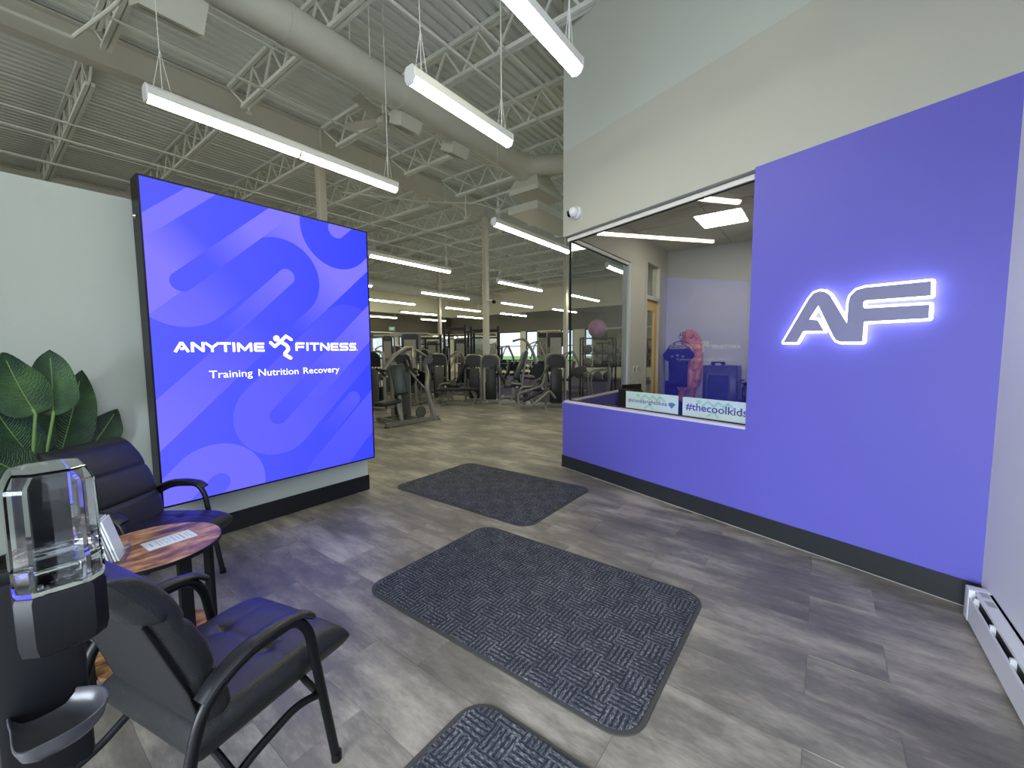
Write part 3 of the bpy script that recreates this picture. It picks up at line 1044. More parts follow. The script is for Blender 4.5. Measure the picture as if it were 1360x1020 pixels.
MB().box(7.2, 9.4, .0, .75, -.62, -.462).build('plenum', M_DUCT, d, 0)
for x, y in ((.0, 0), (3.2, 0), (5.9, 0)):
    MB().tube([(x, -.205, .05), (x, -.205, .8)], .008, 5).tube([(x, .205, .05), (x, .205, .8)], .008, 5).build('hanger_rod', M_JOIST, d)
for i, (x, dz, lb) in enumerate(((1.35, -.30, 'square air register on the side of the round duct, at the top left'), (4.05, -.26, 'small box register under the round duct, beside the short pendant'),
                                 (5.05, -.30, 'pale box register under the round duct, nearest the tall office wall'))):
    g = MB().add([(-.28, .05, .0), (.28, .05, .0), (.28, .34, -.0), (-.28, .34, -.0), (-.24, .16, -.34), (.24, .16, -.34), (.24, .46, -.22), (-.24, .46, -.22)] if i == 0 else
             [(-.2, .02, .0), (.2, .02, .0), (.2, .28, .0), (-.2, .28, .0), (-.17, .1, -.24), (.17, .1, -.24), (.17, .36, -.12), (-.17, .36, -.12)],
             [(3, 2, 1, 0), (4, 5, 6, 7), (0, 1, 5, 4), (1, 2, 6, 5), (2, 3, 7, 6), (3, 0, 4, 7)]).build('air_register', M_DUCT, d, 0, lb, (x, 0, -.12))
    k = 1.4 if i == 0 else 1
    for q in range(4):
        y, z = (.12 + q * .075) * k, (-.247 + q * .037) * k - .004
        MB().bar((-.15 * k, y, z), (.15 * k, y, z), .03, .008, (0, -.45, .9)).build('louver', M_TGRID, g, 0)
# ceiling fan
f = thing('ceiling_fan', 'pale ceiling fan with broad blades hanging under the joists', 'fan', (4.15, 5.62, 5.12))
MB().cyl((0, 0, .07), (0, 0, .30), .018).build('downrod', M_JOIST, f)
MB().lathe([(.03, .10), (.10, .07), (.12, 0), (.10, -.07), (.03, -.10)], n=20).build('motor', M_DUCT, f)
for k in range(4):
    a = k * PI / 2 + .35
    c, s_ = math.cos(a), math.sin(a)
    MB().grid(lambda u, v: ((.1 + u * .55) * c - (v - .5) * (.10 + .05 * u) * s_, (.1 + u * .55) * s_ + (v - .5) * (.10 + .05 * u) * c, (v - .5) * .05 + .01), 8, 2) \
        .grid(lambda u, v: ((.1 + u * .55) * c + (v - .5) * (.10 + .05 * u) * s_, (.1 + u * .55) * s_ - (v - .5) * (.10 + .05 * u) * c, -(v - .5) * .05 + .002), 8, 2).build('blade', M_DUCT, f)
# conduits and sprinkler pipe
for i, (pts, r, lb) in enumerate((
        ([(-3, 7.3, 5.30), (1.0, 7.3, 5.30), (1.02, 7.3, 5.32), (1.25, 6.2, 5.32), (1.25, -.7, 5.32)], .022, 'painted conduit turning under the roof at the upper left'),
        ([(-3, 6.6, 5.33), (12, 6.6, 5.33)], .016, 'thin painted conduit running along under the joists, nearest the beam'),
        ([(-3, 3.9, 5.33), (12, 3.9, 5.33)], .020, 'painted sprinkler pipe beside the round duct'),
        ([(-3, 10.9, 5.33), (16, 10.9, 5.33)], .022, 'painted pipe under the roof beyond the long beam'),
        ([(5.6, 9.2, 5.30), (7.2, 8.1, 5.28), (8.1, 7.2, 5.30), (10.5, 6.9, 5.33)], .014, 'loose cable swagged under the roof near the tall column'),
        ([(8.0, 2.9, 5.3), (8.0, 7.4, 5.3)], .02, 'painted pipe heading towards the office wall'),
        ([(-3, 12.4, 5.33), (14, 12.4, 5.33)], .018, 'second painted pipe under the roof beyond the long beam'))):
    tag(MB().tube(pts, r, 8, .25).build('ceiling_pipe', M_JOIST), lb, 'pipe')
for i, (x, y, lb) in enumerate(((2.92, 7.35, 'sprinkler head drop below the joist end at the upper left'), (7.67, 7.2, 'sprinkler drop left of the tall column'))):
    s = thing('sprinkler_drop', lb, 'sprinkler', (x, y, 5.37))
    MB().cyl((0, 0, 0), (0, 0, -.5 if i else -.06), .012, 8).build('pipe', M_JOIST, s)
    MB().lathe([(.02, .0), (.045, -.02), (.045, -.035), (.01, -.05)], (0, 0, -.5 if i else -.06), 12).build('head', M_HOUS, s)

# ------------------------------------------------------------------ backlit sign on the left wall
LX0, LX1, LZ0, LZ1 = 0.787, 2.546, 0.413, 2.752
LY = 3.794
sg = thing('backlit_sign', 'tall blue backlit sign with white lettering on the left wall', 'sign', ((LX0 + LX1) / 2, LY, LZ0))
ox, oz = (LX0 + LX1) / 2, LZ0
e = .012
fr = MB()
for a in ((LX0 - e, LX0, LZ0 - e, LZ1 + e), (LX1, LX1 + e, LZ0 - e, LZ1 + e)):
    fr.box(a[0] - ox, a[1] - ox, -.004, .175, a[2] - oz, a[3] - oz)
for a in ((LX0, LX1, LZ0 - e, LZ0), (LX0, LX1, LZ1, LZ1 + e)):
    fr.box(a[0] - ox, a[1] - ox, -.004, .175, a[2] - oz, a[3] - oz)
fr.build('frame', M_BLACK, sg, 0)
MB().box(LX0 - ox, LX1 - ox, .16, .19, 0, LZ1 - LZ0).build('back_panel', M_BLACK, sg, 0)
MB().box(LX0 - ox + .02, LX1 - ox - .02, .175, .2, .02, LZ1 - LZ0 - .02).build('standoff', M_BLACK, sg, 0)
MB().box(LX0 - ox, LX1 - ox, 0, .01, 0, LZ1 - LZ0).build('face', sign_face_mat('sign_print', ox, oz), sg, 0)
MB().lathe([(.012, 0), (.016, .004), (.012, .02), (.001, .022)], n=14).build('knob', M_STEEL, sg)
kn = COL.objects[-1]
kn.location, kn.rotation_euler = (LX0 - e - ox, .09, 2.08), (0, -PI / 2, 0)
M_LET = emit('sign_letter_light', rgb(236, 244, 255), 2.2)
fx = lambda a, b, h: (a - ox, -h, b - oz)
LW = .0185


def letter(ch, x0, x1, z0, z1, parent=sg, m=M_LET, fn=fx, th=LW, h0=0.001, h1=0.003):
    """wide rounded capitals drawn with one stroke width"""
    w, h, t = x1 - x0, z1 - z0, th / 2
    a, b, c, d2 = x0 + t, x1 - t, z0 + t, z1 - t
    m_ = (c + d2) / 2
    S = {'A': [[(a - t * .4, c - t), ((a + b) / 2 - t * .5, d2), ((a + b) / 2 + t * .5, d2), (b + t * .4, c - t)], [(a + w * .30, c + h * .20), (b - w * .26, c + h * .20)]],
         'N': [[(a, c - t), (a, d2), (a + t * .4, d2), (b - t * .4, c), (b, c), (b, d2 + t)]],
         'Y': [[(a - t, d2 + t * .4), ((a + b) / 2, m_ - t * .5), (b + t, d2 + t * .4)], [((a + b) / 2, m_ - t * .5), ((a + b) / 2, c - t)]],
         'T': [[(a - t, d2), (b + t, d2)], [((a + b) / 2, d2), ((a + b) / 2, c - t)]],
         'I': [[((a + b) / 2, c - t), ((a + b) / 2, d2 + t)]],
         'M': [[(a, c - t), (a, d2), (a + t * .3, d2), ((a + b) / 2, c + t * .6), (b - t * .3, d2), (b, d2), (b, c - t)]],
         'E': [[(b + t, d2), (a + t * .5, d2), (a, d2 - t * .5), (a, c + t * .5), (a + t * .5, c), (b + t, c)], [(a, m_), (b + t * .6, m_)]],
         'F': [[(b + t, d2), (a + t * .5, d2), (a, d2 - t * .5), (a, c - t)], [(a, m_ - t * .3), (b + t * .4, m_ - t * .3)]],
         'S': [[(b + t, d2), (a + t * .8, d2), (a, d2 - t * .8), (a, m_ + t * .8), (a + t * .8, m_), (b - t * .8, m_), (b, m_ - t * .8), (b, c + t * .8), (b - t * .8, c), (a - t, c)]]}[ch]
    mb = MB()
    for i, p in enumerate(S):
        stroke(mb, p, th, fn, h0 + i * .00003, h1 + i * .00007, False)
    return mb.build('letter', m, parent, 0)


wm = bpy.data.objects.new('wordmark', None)
COL.objects.link(wm)
wm.parent = sg
ZT0, ZT1 = 1.541, 1.617
for ch, a, b in (('A', .911, 1.003), ('N', 1.013, 1.099), ('Y', 1.104, 1.192), ('T', 1.198, 1.276), ('I', 1.284, 1.308), ('M', 1.319, 1.430), ('E', 1.443, 1.523),
                 ('F', 1.782, 1.864), ('I', 1.876, 1.904), ('T', 1.912, 1.999), ('N', 2.010, 2.101), ('E', 2.113, 2.193), ('S', 2.206, 2.298), ('S', 2.311, 2.385)):
    letter(ch, a, b, ZT0 + (.006 if a > 1.7 else 0), ZT1 + (.006 if a > 1.7 else 0), wm)
MB().prism([(2.396 + .005 * math.cos(k), 1.552 + .005 * math.sin(k)) for k in (0, 1.05, 2.1, 3.14, 4.2, 5.24)], fx, .001, .003).build('full_stop', M_LET, wm, 0)
rn = MB()
rn.prism([(1.624 + .026 * math.cos(2 * PI * k / 18), 1.655 + .026 * math.sin(2 * PI * k / 18)) for k in range(18)], fx, .001, .0031)
stroke(rn, [(1.575, 1.618), (1.607, 1.585), (1.655, 1.627), (1.704, 1.677), (1.748, 1.647)], .026, fx, .001, .003)
stroke(rn, [(1.655, 1.627), (1.700, 1.600), (1.716, 1.580), (1.718, 1.557), (1.690, 1.526), (1.690, 1.512), (1.735, 1.484)], .030, fx, .001, .0032)
rn.build('runner_emblem', M_LET, sg, 0)
for body, a, b, z0, z1 in (('Training', 1.117, 1.421, 1.318, 1.394), ('Nutrition', 1.467, 1.797, 1.336, 1.394), ('Recovery', 1.843, 2.193, 1.318, 1.394)):
    text('tagline_word', body, M_LET, sg, (a - ox, -.001, z0 - oz), (1, 0, 0), (0, 0, 1), b - a, z1 - z0, .002, .0)

# ------------------------------------------------------------------ glowing letters on the purple wall
sp = V(W(-3.0, .006, 1.75))
af = thing('glowing_letters', 'two joined capital letters with glowing white edges on the purple wall', 'sign', sp, WA)
Z2P = lambda x, y: at_w(1000 + x / 4.533, 320 + y / 4.533)
G = [(203, 611), (284, 611), (322, 545), (447, 543), (408, 478), (358, 474), (413, 390), (505, 578), (520, 598), (545, 608), (676, 608), (686, 488), (1072, 468), (1078, 386), (690, 408),
     (682, 400), (682, 372), (694, 362), (1085, 333), (1088, 247), (690, 285), (640, 300), (605, 335), (595, 370), (585, 500), (482, 330), (450, 308), (420, 306), (385, 318), (355, 355)]
GP = [(a + 3.0, b - 1.75) for a, b in (Z2P(*q) for q in G)]
fa = lambda a, b, h: (a, h, b)
fae = lambda a, b, h: (a, h, b)
ed = MB()
stroke(ed, GP + [GP[0]], .030, fa, .026, .042)
ed.build('edge_glow', emit('edge_light', (0.78, 0.85, 1.0, 1), 6.5), af, 0, 'edge lit white acrylic outline')
mb = MB()
mb.prism(GP if sum(a[0] * b[1] - b[0] * a[1] for a, b in zip(GP, GP[1:] + GP[:1])) < 0 else GP[::-1], fa, .0425, .054)
mb.build('letter_face', mat('brushed_grey_face', rgb(138, 138, 172), 0.4, metal=.2, vary=.05), af, 0)
for i in (1, 6, 9, 12, 20, 27):
    MB().cyl((GP[i][0], 0, GP[i][1]), (GP[i][0], .026, GP[i][1]), .008, 8).build('standoff', M_STEEL, af)

# ------------------------------------------------------------------ camera dome on the office wall
cm = thing('security_camera', 'small white dome security camera with black lens above the office window', 'camera', W(-.262, 0, 3.19), WA)
MB().lathe([(.075, 0), (.075, .03), (.06, .05)], n=28).build('base', M_WPLAST, cm)
COL.objects[-1].rotation_euler = (-PI / 2, 0, 0)
MB().ball((0, .06, 0), .062, 16).build('shell', M_WPLAST, cm)
mb = MB().cyl((.0, .06, 0), (.066, .098, -.016), .047, 24, .036)
mb.build('lens', mat('black_lens', rgb(12, 12, 14), .12), cm)
MB().cyl((.06, .094, -.0148), (.0685, .0988, -.0166), .014, 12).build('iris', M_SHRD2, cm)

# ------------------------------------------------------------------ electric baseboard heater on the right wall
ht = thing('baseboard_heater', 'white electric baseboard heater along the right wall', 'heater', (2.3, -.79, 0))
MB().box(-1.1, 1.02, 0, .065, .175, .19).box(-1.1, 1.02, 0, .012, .03, .19).build('top_cover', M_HEAT, ht, 0)
mb = MB().add([(x, y, z) for x in (-1.1, .96) for y, z in ((.075, .02), (.085, .02), (.085, .15), (.075, .15))], [(0, 1, 5, 4), (1, 2, 6, 5), (2, 3, 7, 6), (3, 0, 4, 7), (0, 3, 2, 1), (4, 5, 6, 7)])
mb.build('front_panel', M_HEAT, ht, 0)
MB().box(-1.1, .96, .01, .06, .02, .17).build('element_cavity', mat('dark_cavity', rgb(40, 42, 46), .6), ht, 0)
for i in range(8):
    MB().box(-1.0 + i * .27, -.985 + i * .27, .058, .08, .03, .174).build('bracket', M_HEAT, ht, 0)
MB().rbox(.955, 1.025, 0, .088, .012, .192, .004).build('end_box', M_HEAT, ht)
MB().cyl((1.025, .045, .115), (1.05, .045, .115), .022, 20).build('knob', M_WPLAST, ht)
MB().box(.80, .86, .018, .05, .19, .1915).box(.90, .96, .018, .05, .19, .1915).build('rating_label', mat('grey_label', rgb(170, 172, 176), .5), ht, 0)

# ------------------------------------------------------------------ floor mats
def rr(x0, x1, y0, y1, r, n=8):
    P = []
    for cx, cy, a in ((x1 - r, y1 - r, 0), (x0 + r, y1 - r, 90), (x0 + r, y0 + r, 180), (x1 - r, y0 + r, 270)):
        P += [(cx + r * math.cos(math.radians(a + 90 * k / n)), cy + r * math.sin(math.radians(a + 90 * k / n))) for k in range(n + 1)]
    return P


M_MBORD = mat('dark_rubber_border', rgb(62, 62, 60), 0.7, vary=.1)
for (x0, x1, y0, y1), lb in (((1.438, 2.65, .512, 2.31), 'dark basketweave entrance mat in the middle of the floor'),
                             ((2.80, 4.07, 1.97, 3.83), 'dark basketweave entrance mat farthest from the camera, between sign and office'),
                             ((.16, 1.27, -.62, 1.165), 'dark basketweave entrance mat cut off by the bottom edge')):
    cx, cy = (x0 + x1) / 2, (y0 + y1) / 2
    t = thing('entrance_mat', lb, 'mat', (cx, cy, 0), 0, 'entrance mats')
    hx, hy = (x1 - x0) / 2, (y1 - y0) / 2
    fz = lambda a, b, h: (a, b, h)
    MB().prism(rr(-hx, hx, -hy, hy, .135), fz, .0005, .006).build('border', M_MBORD, t, 0)
    MB().prism(rr(-hx + .022, hx - .022, -hy + .022, hy - .022, .115), fz, .006, .011).build('carpet', M_CARPET, t, 0)

# ------------------------------------------------------------------ guest chairs
def shell(mb, hw, v0, v1, zf, zb, mp, nu, nv, ru, rv):
    """closed soft pad: zf(u,v) and zb(u,v) are its two faces, pinched together along the rim"""
    def edge(t, r):
        t = min(t, 1 - t) / r
        return 1.0 if t >= 1 else (1 - (1 - t) ** 2) ** .5

    def pt(i, j, front):
        u, v = (2 * i - 1) * hw, v0 + (v1 - v0) * j
        k = min(edge(i, ru), edge(j, rv)) * .5 + edge(i, ru) * edge(j, rv) * .5
        a, b = zf(u, v), zb(u, v)
        m = (a + b) / 2
        return mp((u, v, m + ((a if front else b) - m) * k))

    def warp(t):
        return .5 - .5 * math.cos(PI * t) * (1 - .35 * math.sin(PI * t) ** 2)
    mb.grid(lambda i, j: pt(1 - warp(i), warp(j), True), nu, nv)
    mb.grid(lambda i, j: pt(warp(i), warp(j), False), nu, nv)
    return mb


def groove(x, c, w, dep):
    return -dep * math.exp(-((x - c) / w) ** 2)


def make_chair(label):
    t = thing('guest_chair', label, 'chair', (0, 0, 0), 0, 'black guest chairs')

    def sf(u, v):
        h = .488 + groove(u, -.125, .005, .006) + groove(u, .125, .005, .006) + groove(v, .06, .006, .005 if abs(u) < .13 else .003) + groove(v, -.16, .006, .004)
        h += .010 * math.cos(u * 5.2) - .012 - .030 * max(0, (v - .16) / .14) ** 2
        for cu in (-.125, .125):
            for cv in (.06, -.16):
                h += -.012 * math.exp(-((u - cu) ** 2 + (v - cv) ** 2) / .0007)
        return h
    mp = lambda p: (p[1], p[0], p[2])
    shell(MB(), .265, -.25, .305, sf, lambda u, v: .365, lambda p: (p[1], -p[0], p[2]), 56, 56, .075, .075).build('seat', M_LEATH, t, 60)
    MB().tube([(-.24, -.262, .425), (.24, -.262, .425), (.295, -.22, .418), (.302, 0, .418), (.295, .22, .418), (.24, .262, .425), (-.24, .262, .425)], .004, 6, .05).build('seat_piping', M_FABRIC, t)

    def bx(v):
        q = (v - .43) / .55
        return -.152 - .185 * q + .016 * math.sin(q * PI) - (.030 * max(0, (q - .72) / .28) ** 2)

    def w(u, v):
        q = (v - .43) / .55
        return u * (.90 + .10 * math.sin(min(1, q * 1.15) * PI * .9 + .15)) * (1 - .05 * max(0, (q - .8) / .2) ** 2)

    def bf(u, v):
        h = .035 + .008 * math.cos(u * 6) + .006 * abs(math.sin((v - .44) / .185 * PI))
        return h + groove(v, .625, .008, .012) + groove(v, .80, .008, .012)
    bm_ = lambda p: (bx(p[1]) + p[2], w(p[0], p[1]), p[1])
    shell(MB(), .262, .43, .98, bf, lambda u, v: -.050, bm_, 44, 60, .06, .06).build('backrest', M_LEATH, t, 60)
    br = COL.objects[-1]
    # fabric back panel and the leather wrap over the top edge
    shell(MB(), .250, .445, .85, lambda u, v: -.040, lambda u, v: -.058 - .004 * math.cos(u * 6), bm_, 20, 20, .05, .05).build('back_cover', M_FABRIC, br, 60)
    shell(MB(), .266, .835, .988, lambda u, v: .030, lambda u, v: -.066 - .006 * math.sin((v - .835) / .15 * PI), bm_, 30, 16, .05, .24).build('top_wrap', M_LEATH, br, 60)
    MB().tube([bm_((u, v, -.052)) for u, v in ((-.25, .45), (-.256, .6), (-.256, .84))], .004, 6).tube([bm_((u, v, -.052)) for u, v in ((.25, .45), (.256, .6), (.256, .84))], .004, 6).build('back_piping', M_BLACK, br)['kind'] = 'stuff'
    for s in (-1, 1):
        y = s * .300
        MB().tube([(.185, y, .012), (.095, y, .575), (.05, y, .640), (-.12, y, .640), (-.24, y, .575), (-.29, y, .40), (-.335, y, .012)], .0, 12, .12, flat=(.017, .014)).build('side_frame', M_BLACK, t)
        MB().tube([(.145, y * .985, .30), (.05, y * .95, .33), (-.14, y * .95, .29), (-.25, y * .97, .22), (-.31, y * .985, .20)], .013, 10, .09).build('side_rail', M_BLACK, t)
        pad_ = MB().tube([(.105, y, .620), (.07, y, .650), (-.01, y, .664), (-.12, y, .660), (-.21, y, .625), (-.245, y, .590)], 0, 12, .03, flat=(.027, .012))
        pad_.build('armrest', mat('black_armrest', rgb(26, 26, 30), .38), t)
        for x in (.1865, -.336):
            MB().cyl((x, y, 0), (x, y, .03), .019, 12).build('foot_cap', M_BLACK, t)
    for x, z in ((.12, .345), (-.17, .32)):
        MB().tube([(x, -.288, z - .02), (x, -.2, z + .02), (x, .2, z + .02), (x, .288, z - .02)], .012, 8, .03).build('cross_rail', M_BLACK, t)
    for s in (-1, 1):
        MB().bar((-.15, s * .15, .355), (-.215, s * .15, .40), .04, .008).build('back_bracket', M_BLACK, t, 0)
    return t


ch = make_chair('black leather armchair in the foreground, seen from behind, beside the clear dispenser')
ch.location, ch.rotation_euler = (.485, 1.65, 0), (0, 0, math.radians(13))
dup(ch, (.62, 3.245, 0), math.radians(-52), 'black leather armchair against the left wall in front of the plant')

# ------------------------------------------------------------------ side table and the things on it
TX, TY, TZ = .47, 2.565, .60
tb = thing('side_table', 'small round side table with rustic brown top between the two armchairs', 'table', (TX, TY, 0))
MB().lathe([(.001, TZ - .018), (.279, TZ - .018), (.281, TZ - .009), (.279, TZ), (.001, TZ)], n=56).build('top', M_RUST, tb)
MB().lathe([(.2795, TZ - .0185), (.283, TZ - .018), (.283, TZ - .002), (.2805, TZ - .001)], n=56).build('edge_band', M_BLACK, tb)
MB().lathe([(.001, .10), (.24, .10), (.24, .116), (.001, .116)], n=48).build('shelf', M_RUST, tb)
for a in (15, 105, 195, 285):
    c, s_ = math.cos(math.radians(a)), math.sin(math.radians(a))
    MB().bar((c * .255, s_ * .255, 0), (c * .255, s_ * .255, TZ - .018), .052, .022, (c, s_, 0)).build('leg', M_BLACK, tb, 0)
MB().bar((-.25, 0, .092), (.25, 0, .092), .03, .015).bar((0, -.25, .092), (0, .25, .092), .03, .015).build('shelf_brace', M_BLACK, tb, 0)
fl = thing('price_flyer', 'white printed strip of paper lying on the brown table top', 'flyer', (.545, 2.57, TZ), math.radians(4))
MB().box(-.098, .098, -.062, .062, .0005, .0015).build('sheet', M_PAPER, fl, 0)
for i, (x, w_, h_) in enumerate(((-.075, .012, .05), (-.05, .008, .085), (-.036, .006, .07), (-.020, .006, .085), (-.006, .006, .06), (.012, .010, .085), (.03, .006, .07), (.046, .012, .09), (.066, .006, .06), (.078, .006, .085))):
    MB().box(x, x + w_ * .35, -h_ / 2, h_ / 2, .0016, .0018).build('print_line', M_INK, fl, 0)
hd = thing('brochure_holder', 'clear acrylic brochure holder on the brown table top', 'holder', (.345, 2.535, TZ), math.radians(68))
mb = MB().box(-.055, .055, -.04, -.038, .001, .06).box(-.055, .055, -.04, .045, .001, .003).box(-.055, -.053, -.04, .045, .001, .06).box(.053, .055, -.04, .045, .001, .06)
mb.add([(x, y, z) for x in (-.055, .055) for y, z in ((.02, .003), (.022, .003), (.062, .17), (.06, .17))], [(0, 1, 2, 3), (7, 6, 5, 4), (0, 4, 5, 1), (2, 6, 7, 3), (1, 5, 6, 2), (3, 7, 4, 0)])
mb.build('holder_shell', M_ACRYL, hd, 0)
br = thing('brochure_stack', 'white brochures standing in the clear acrylic holder', 'brochure', (.345, 2.535, TZ), math.radians(68))
for i in range(4):
    y = .012 - i * .011
    MB().add([(x, yy, z) for x in (-.05, .05) for yy, z in ((y, .004), (y + .006, .004), (y + .052, .205 - i * .004), (y + .046, .205 - i * .004))],
             [(0, 1, 2, 3), (7, 6, 5, 4), (0, 4, 5, 1), (2, 6, 7, 3), (1, 5, 6, 2), (3, 7, 4, 0)]).build('brochure', M_PAPER if i != 1 else mat('grey_cover', rgb(150, 150, 156), .5), br, 0)

# ------------------------------------------------------------------ sanitizer dispenser in the left foreground
ds = thing('sanitizer_dispenser', 'floor standing hand sanitizer dispenser with clear tank and dark drip tray', 'dispenser', (.068, 1.05, 0))
def oct_(hx, hy, c):
    return [(hx - c, -hy), (hx, -hy + c), (hx, hy - c), (hx - c, hy), (-hx + c, hy), (-hx, hy - c), (-hx, -hy + c), (-hx + c, -hy)]
def loft(mb, rings):
    n = len(rings[0])
    vs = [p for r in rings for p in r]
    fs = [(j * n + i, j * n + (i + 1) % n, (j + 1) * n + (i + 1) % n, (j + 1) * n + i) for j in range(len(rings) - 1) for i in range(n)]
    return mb.add(vs, fs + [tuple(range(n - 1, -1, -1)), tuple(range((len(rings) - 1) * n, len(rings) * n))])
hx, hy = .053, .068
tank = ((1.142, .93, .016), (1.150, .985, .018), (1.160, 1.0, .018), (1.188, 1.0, .018), (1.193, .97, .018), (1.305, .965, .018), (1.318, .955, .018), (1.334, .86, .019), (1.340, .78, .019))


def tank_rings(inset, lo, hi):
    return [[(x, y, min(max(z, lo), hi)) for x, y in oct_((hx * k if k > .9 else hx * (k - .02)) - inset, hy * k - inset, c)] for z, k, c in tank]


gm = bpy.data.materials.new('clear_tank_plastic')
gn = NT(gm)
gn.b.inputs['Base Color'].default_value = (.96, .97, .98, 1)
gn.b.inputs['Transmission Weight'].default_value = 1.0
gn.b.inputs['Roughness'].default_value = 0.015
gn.b.inputs['IOR'].default_value = 1.33
lq = bpy.data.materials.new('clear_gel')
ln = NT(lq)
ln.b.inputs['Base Color'].default_value = (.95, .97, .98, 1)
ln.b.inputs['Transmission Weight'].default_value = 1.0
ln.b.inputs['Roughness'].default_value = 0.0
ln.b.inputs['IOR'].default_value = 1.36
shell_ = loft(MB(), tank_rings(0, 0, 9))
inner = loft(MB(), tank_rings(.0055, 1.149, 1.334))
shell_.add(inner.v, [f[::-1] for f in inner.f])
shell_.build('tank', gm, ds, 25)
gel = [[(x, y, z) for x, y in oct_(hx * k - .007, hy * k - .007, .017)] for z, k in ((1.1505, .97), (1.160, .99), (1.184, .99), (1.1845, .985))]
loft(MB(), gel).build('gel', lq, ds, 25)
mb = MB()
for i in range(16):
    a, q = i * 2.399, .012 + .026 * (i / 16) ** .5
    mb.ball((q * math.cos(a), q * math.sin(a) * 1.4, 1.158 + .018 * ((i * 7) % 5) / 5), .0018 + .0012 * (i % 3), 6)
mb.build('bubbles', M_ACRYL, ds)['kind'] = 'stuff'
M_DISP = mat('dark_dispenser_plastic', rgb(17, 18, 22), .45, vary=.08, spec=.25)
MB().rbox(-.040, .030, .071, .080, 1.16, 1.325, .004).build('tank_back', M_DISP, ds)
rings = [[(x, y, z) for x, y in oct_(hx * k, hy * k, .018)] for z, k in ((1.035, .80), (1.042, .93), (1.06, .99), (1.135, 1.0), (1.1415, .96))]
loft(MB(), rings).build('pump_head', M_DISP, ds, 30)
MB().rbox(-.085, .030, .045, .12, .75, 1.14, .012).build('back_plate', M_DISP, ds)
MB().cyl((-.03, .085, .03), (-.03, .085, .76), .02, 16).build('pole', M_DISP, ds)
MB().lathe([(.14, 0), (.14, .012), (.03, .03), (.02, .03)], (-.03, .085, 0), 32).build('floor_base', M_DISP, ds)
tr_c = [(-.066, .060), (-.01, .062), (.022, .038), (.042, .012), (.046, -.020), (.034, -.052), (.004, -.072), (-.035, -.076), (-.066, -.066), (-.070, 0)]


def smooth_loop(P, n=6):
    out = []
    for i in range(len(P)):
        a, b, c, d_ = (V(P[(i + k) % len(P)]) for k in (-1, 0, 1, 2))
        for k in range(n):
            t = k / n
            out.append(tuple(.5 * ((2 * b) + (c - a) * t + (2 * a - 5 * b + 4 * c - d_) * t * t + (3 * b - a - 3 * c + d_) * t ** 3)))
    return out


tr_out = smooth_loop(tr_c)
M_TRAY = mat('grey_tray_plastic', rgb(70, 70, 75), .28, vary=.05)
rings = []
for z, k in ((.862, .45), (.866, .70), (.880, .90), (.900, 1.0), (.904, 1.0), (.905, .975), (.904, .945), (.898, .93), (.884, .80), (.874, .60), (.871, .3)):
    rings.append([(-.012 + (x + .012) * k, -.008 + (y + .008) * k, z) for x, y in tr_out])
loft(MB(), rings).build('drip_tray', M_TRAY, ds, 50)

# ------------------------------------------------------------------ bird of paradise plant
pt = thing('potted_plant', 'broad leaved green plant standing behind the far armchair by the left wall', 'plant', (.13, 3.77, 0))
MB().lathe([(.001, 0), (.13, 0), (.165, .30), (.175, .32), (.16, .32), (.15, .28), (.001, .28)], n=32).build('pot', mat('dark_pot', rgb(44, 44, 46), .5), pt)
MB().lathe([(.001, .281), (.15, .281), (.15, .284), (.001, .286)], n=24).build('soil', mat('soil', rgb(50, 40, 32), .95, bump=.6, bscale=80), pt)


def leaf(bx_, by_, bz, tx, ty, tz, wid, bend, tw):
    """blade from base to tip with midrib fold and notched side veins, plus its stalk"""
    o = V((.13, 3.77, 0))
    B, T = V((bx_, by_, bz)) - o, V((tx, ty, tz)) - o
    ax = T - B
    L = ax.length
    axn = ax.normalized()
    side = axn.cross(V((0, -1, 0)) + V((tw, 0, 0))).normalized()
    nor = side.cross(axn).normalized()
    stem = MB().tube([(0.02 * math.sin(bx_ * 40), 0.02, .28), tuple((V((0, 0, .3)) + B) * .5 + V((0, .02, 0))), tuple(B), tuple(B + axn * L * .08 + nor * (-bend * .25))], .0075, 8, .08)
    so = MB()
    NU, NV = 12, 72

    def p(i, j, off):
        s = i * 2 - 1
        t = j
        half = wid / 2 * (math.sin(PI * min(1, t ** .62)) ** .62 if 0 < t < 1 else 0)
        ripple = .0042 * math.sin(t * 120 - abs(s) * 16) * min(1, abs(s) * 3)
        c = B + axn * (L * t + .012 * math.sin(t * 9 + bx_ * 50) * abs(s) ** 3) + side * (half * s) + nor * (-bend * math.sin(t * PI) - .22 * half * s * s + .10 * half * abs(s) + ripple + off)
        return tuple(c)
    so.grid(lambda i, j: p(i, j, 0), NU, NV).grid(lambda i, j: p(1 - i, j, .0015), NU, NV)
    lf = so.build('leaf', M_LEAF, pt, 70)
    me = lf.data
    uv = me.uv_layers.new(name='UVMap')
    N1 = (NU + 1) * (NV + 1)
    for lp in me.loops:
        q = lp.vertex_index % N1
        uv.data[lp.index].uv = (abs((q % (NU + 1)) / NU * 2 - 1), (q // (NU + 1)) / NV)
    stem.build('leaf_stalk', M_STEM, lf)
    MB().tube([V(p(.5, j / 16, .0012)) for j in range(1, 15)], .0028, 6).build('midrib', M_STEM, lf)


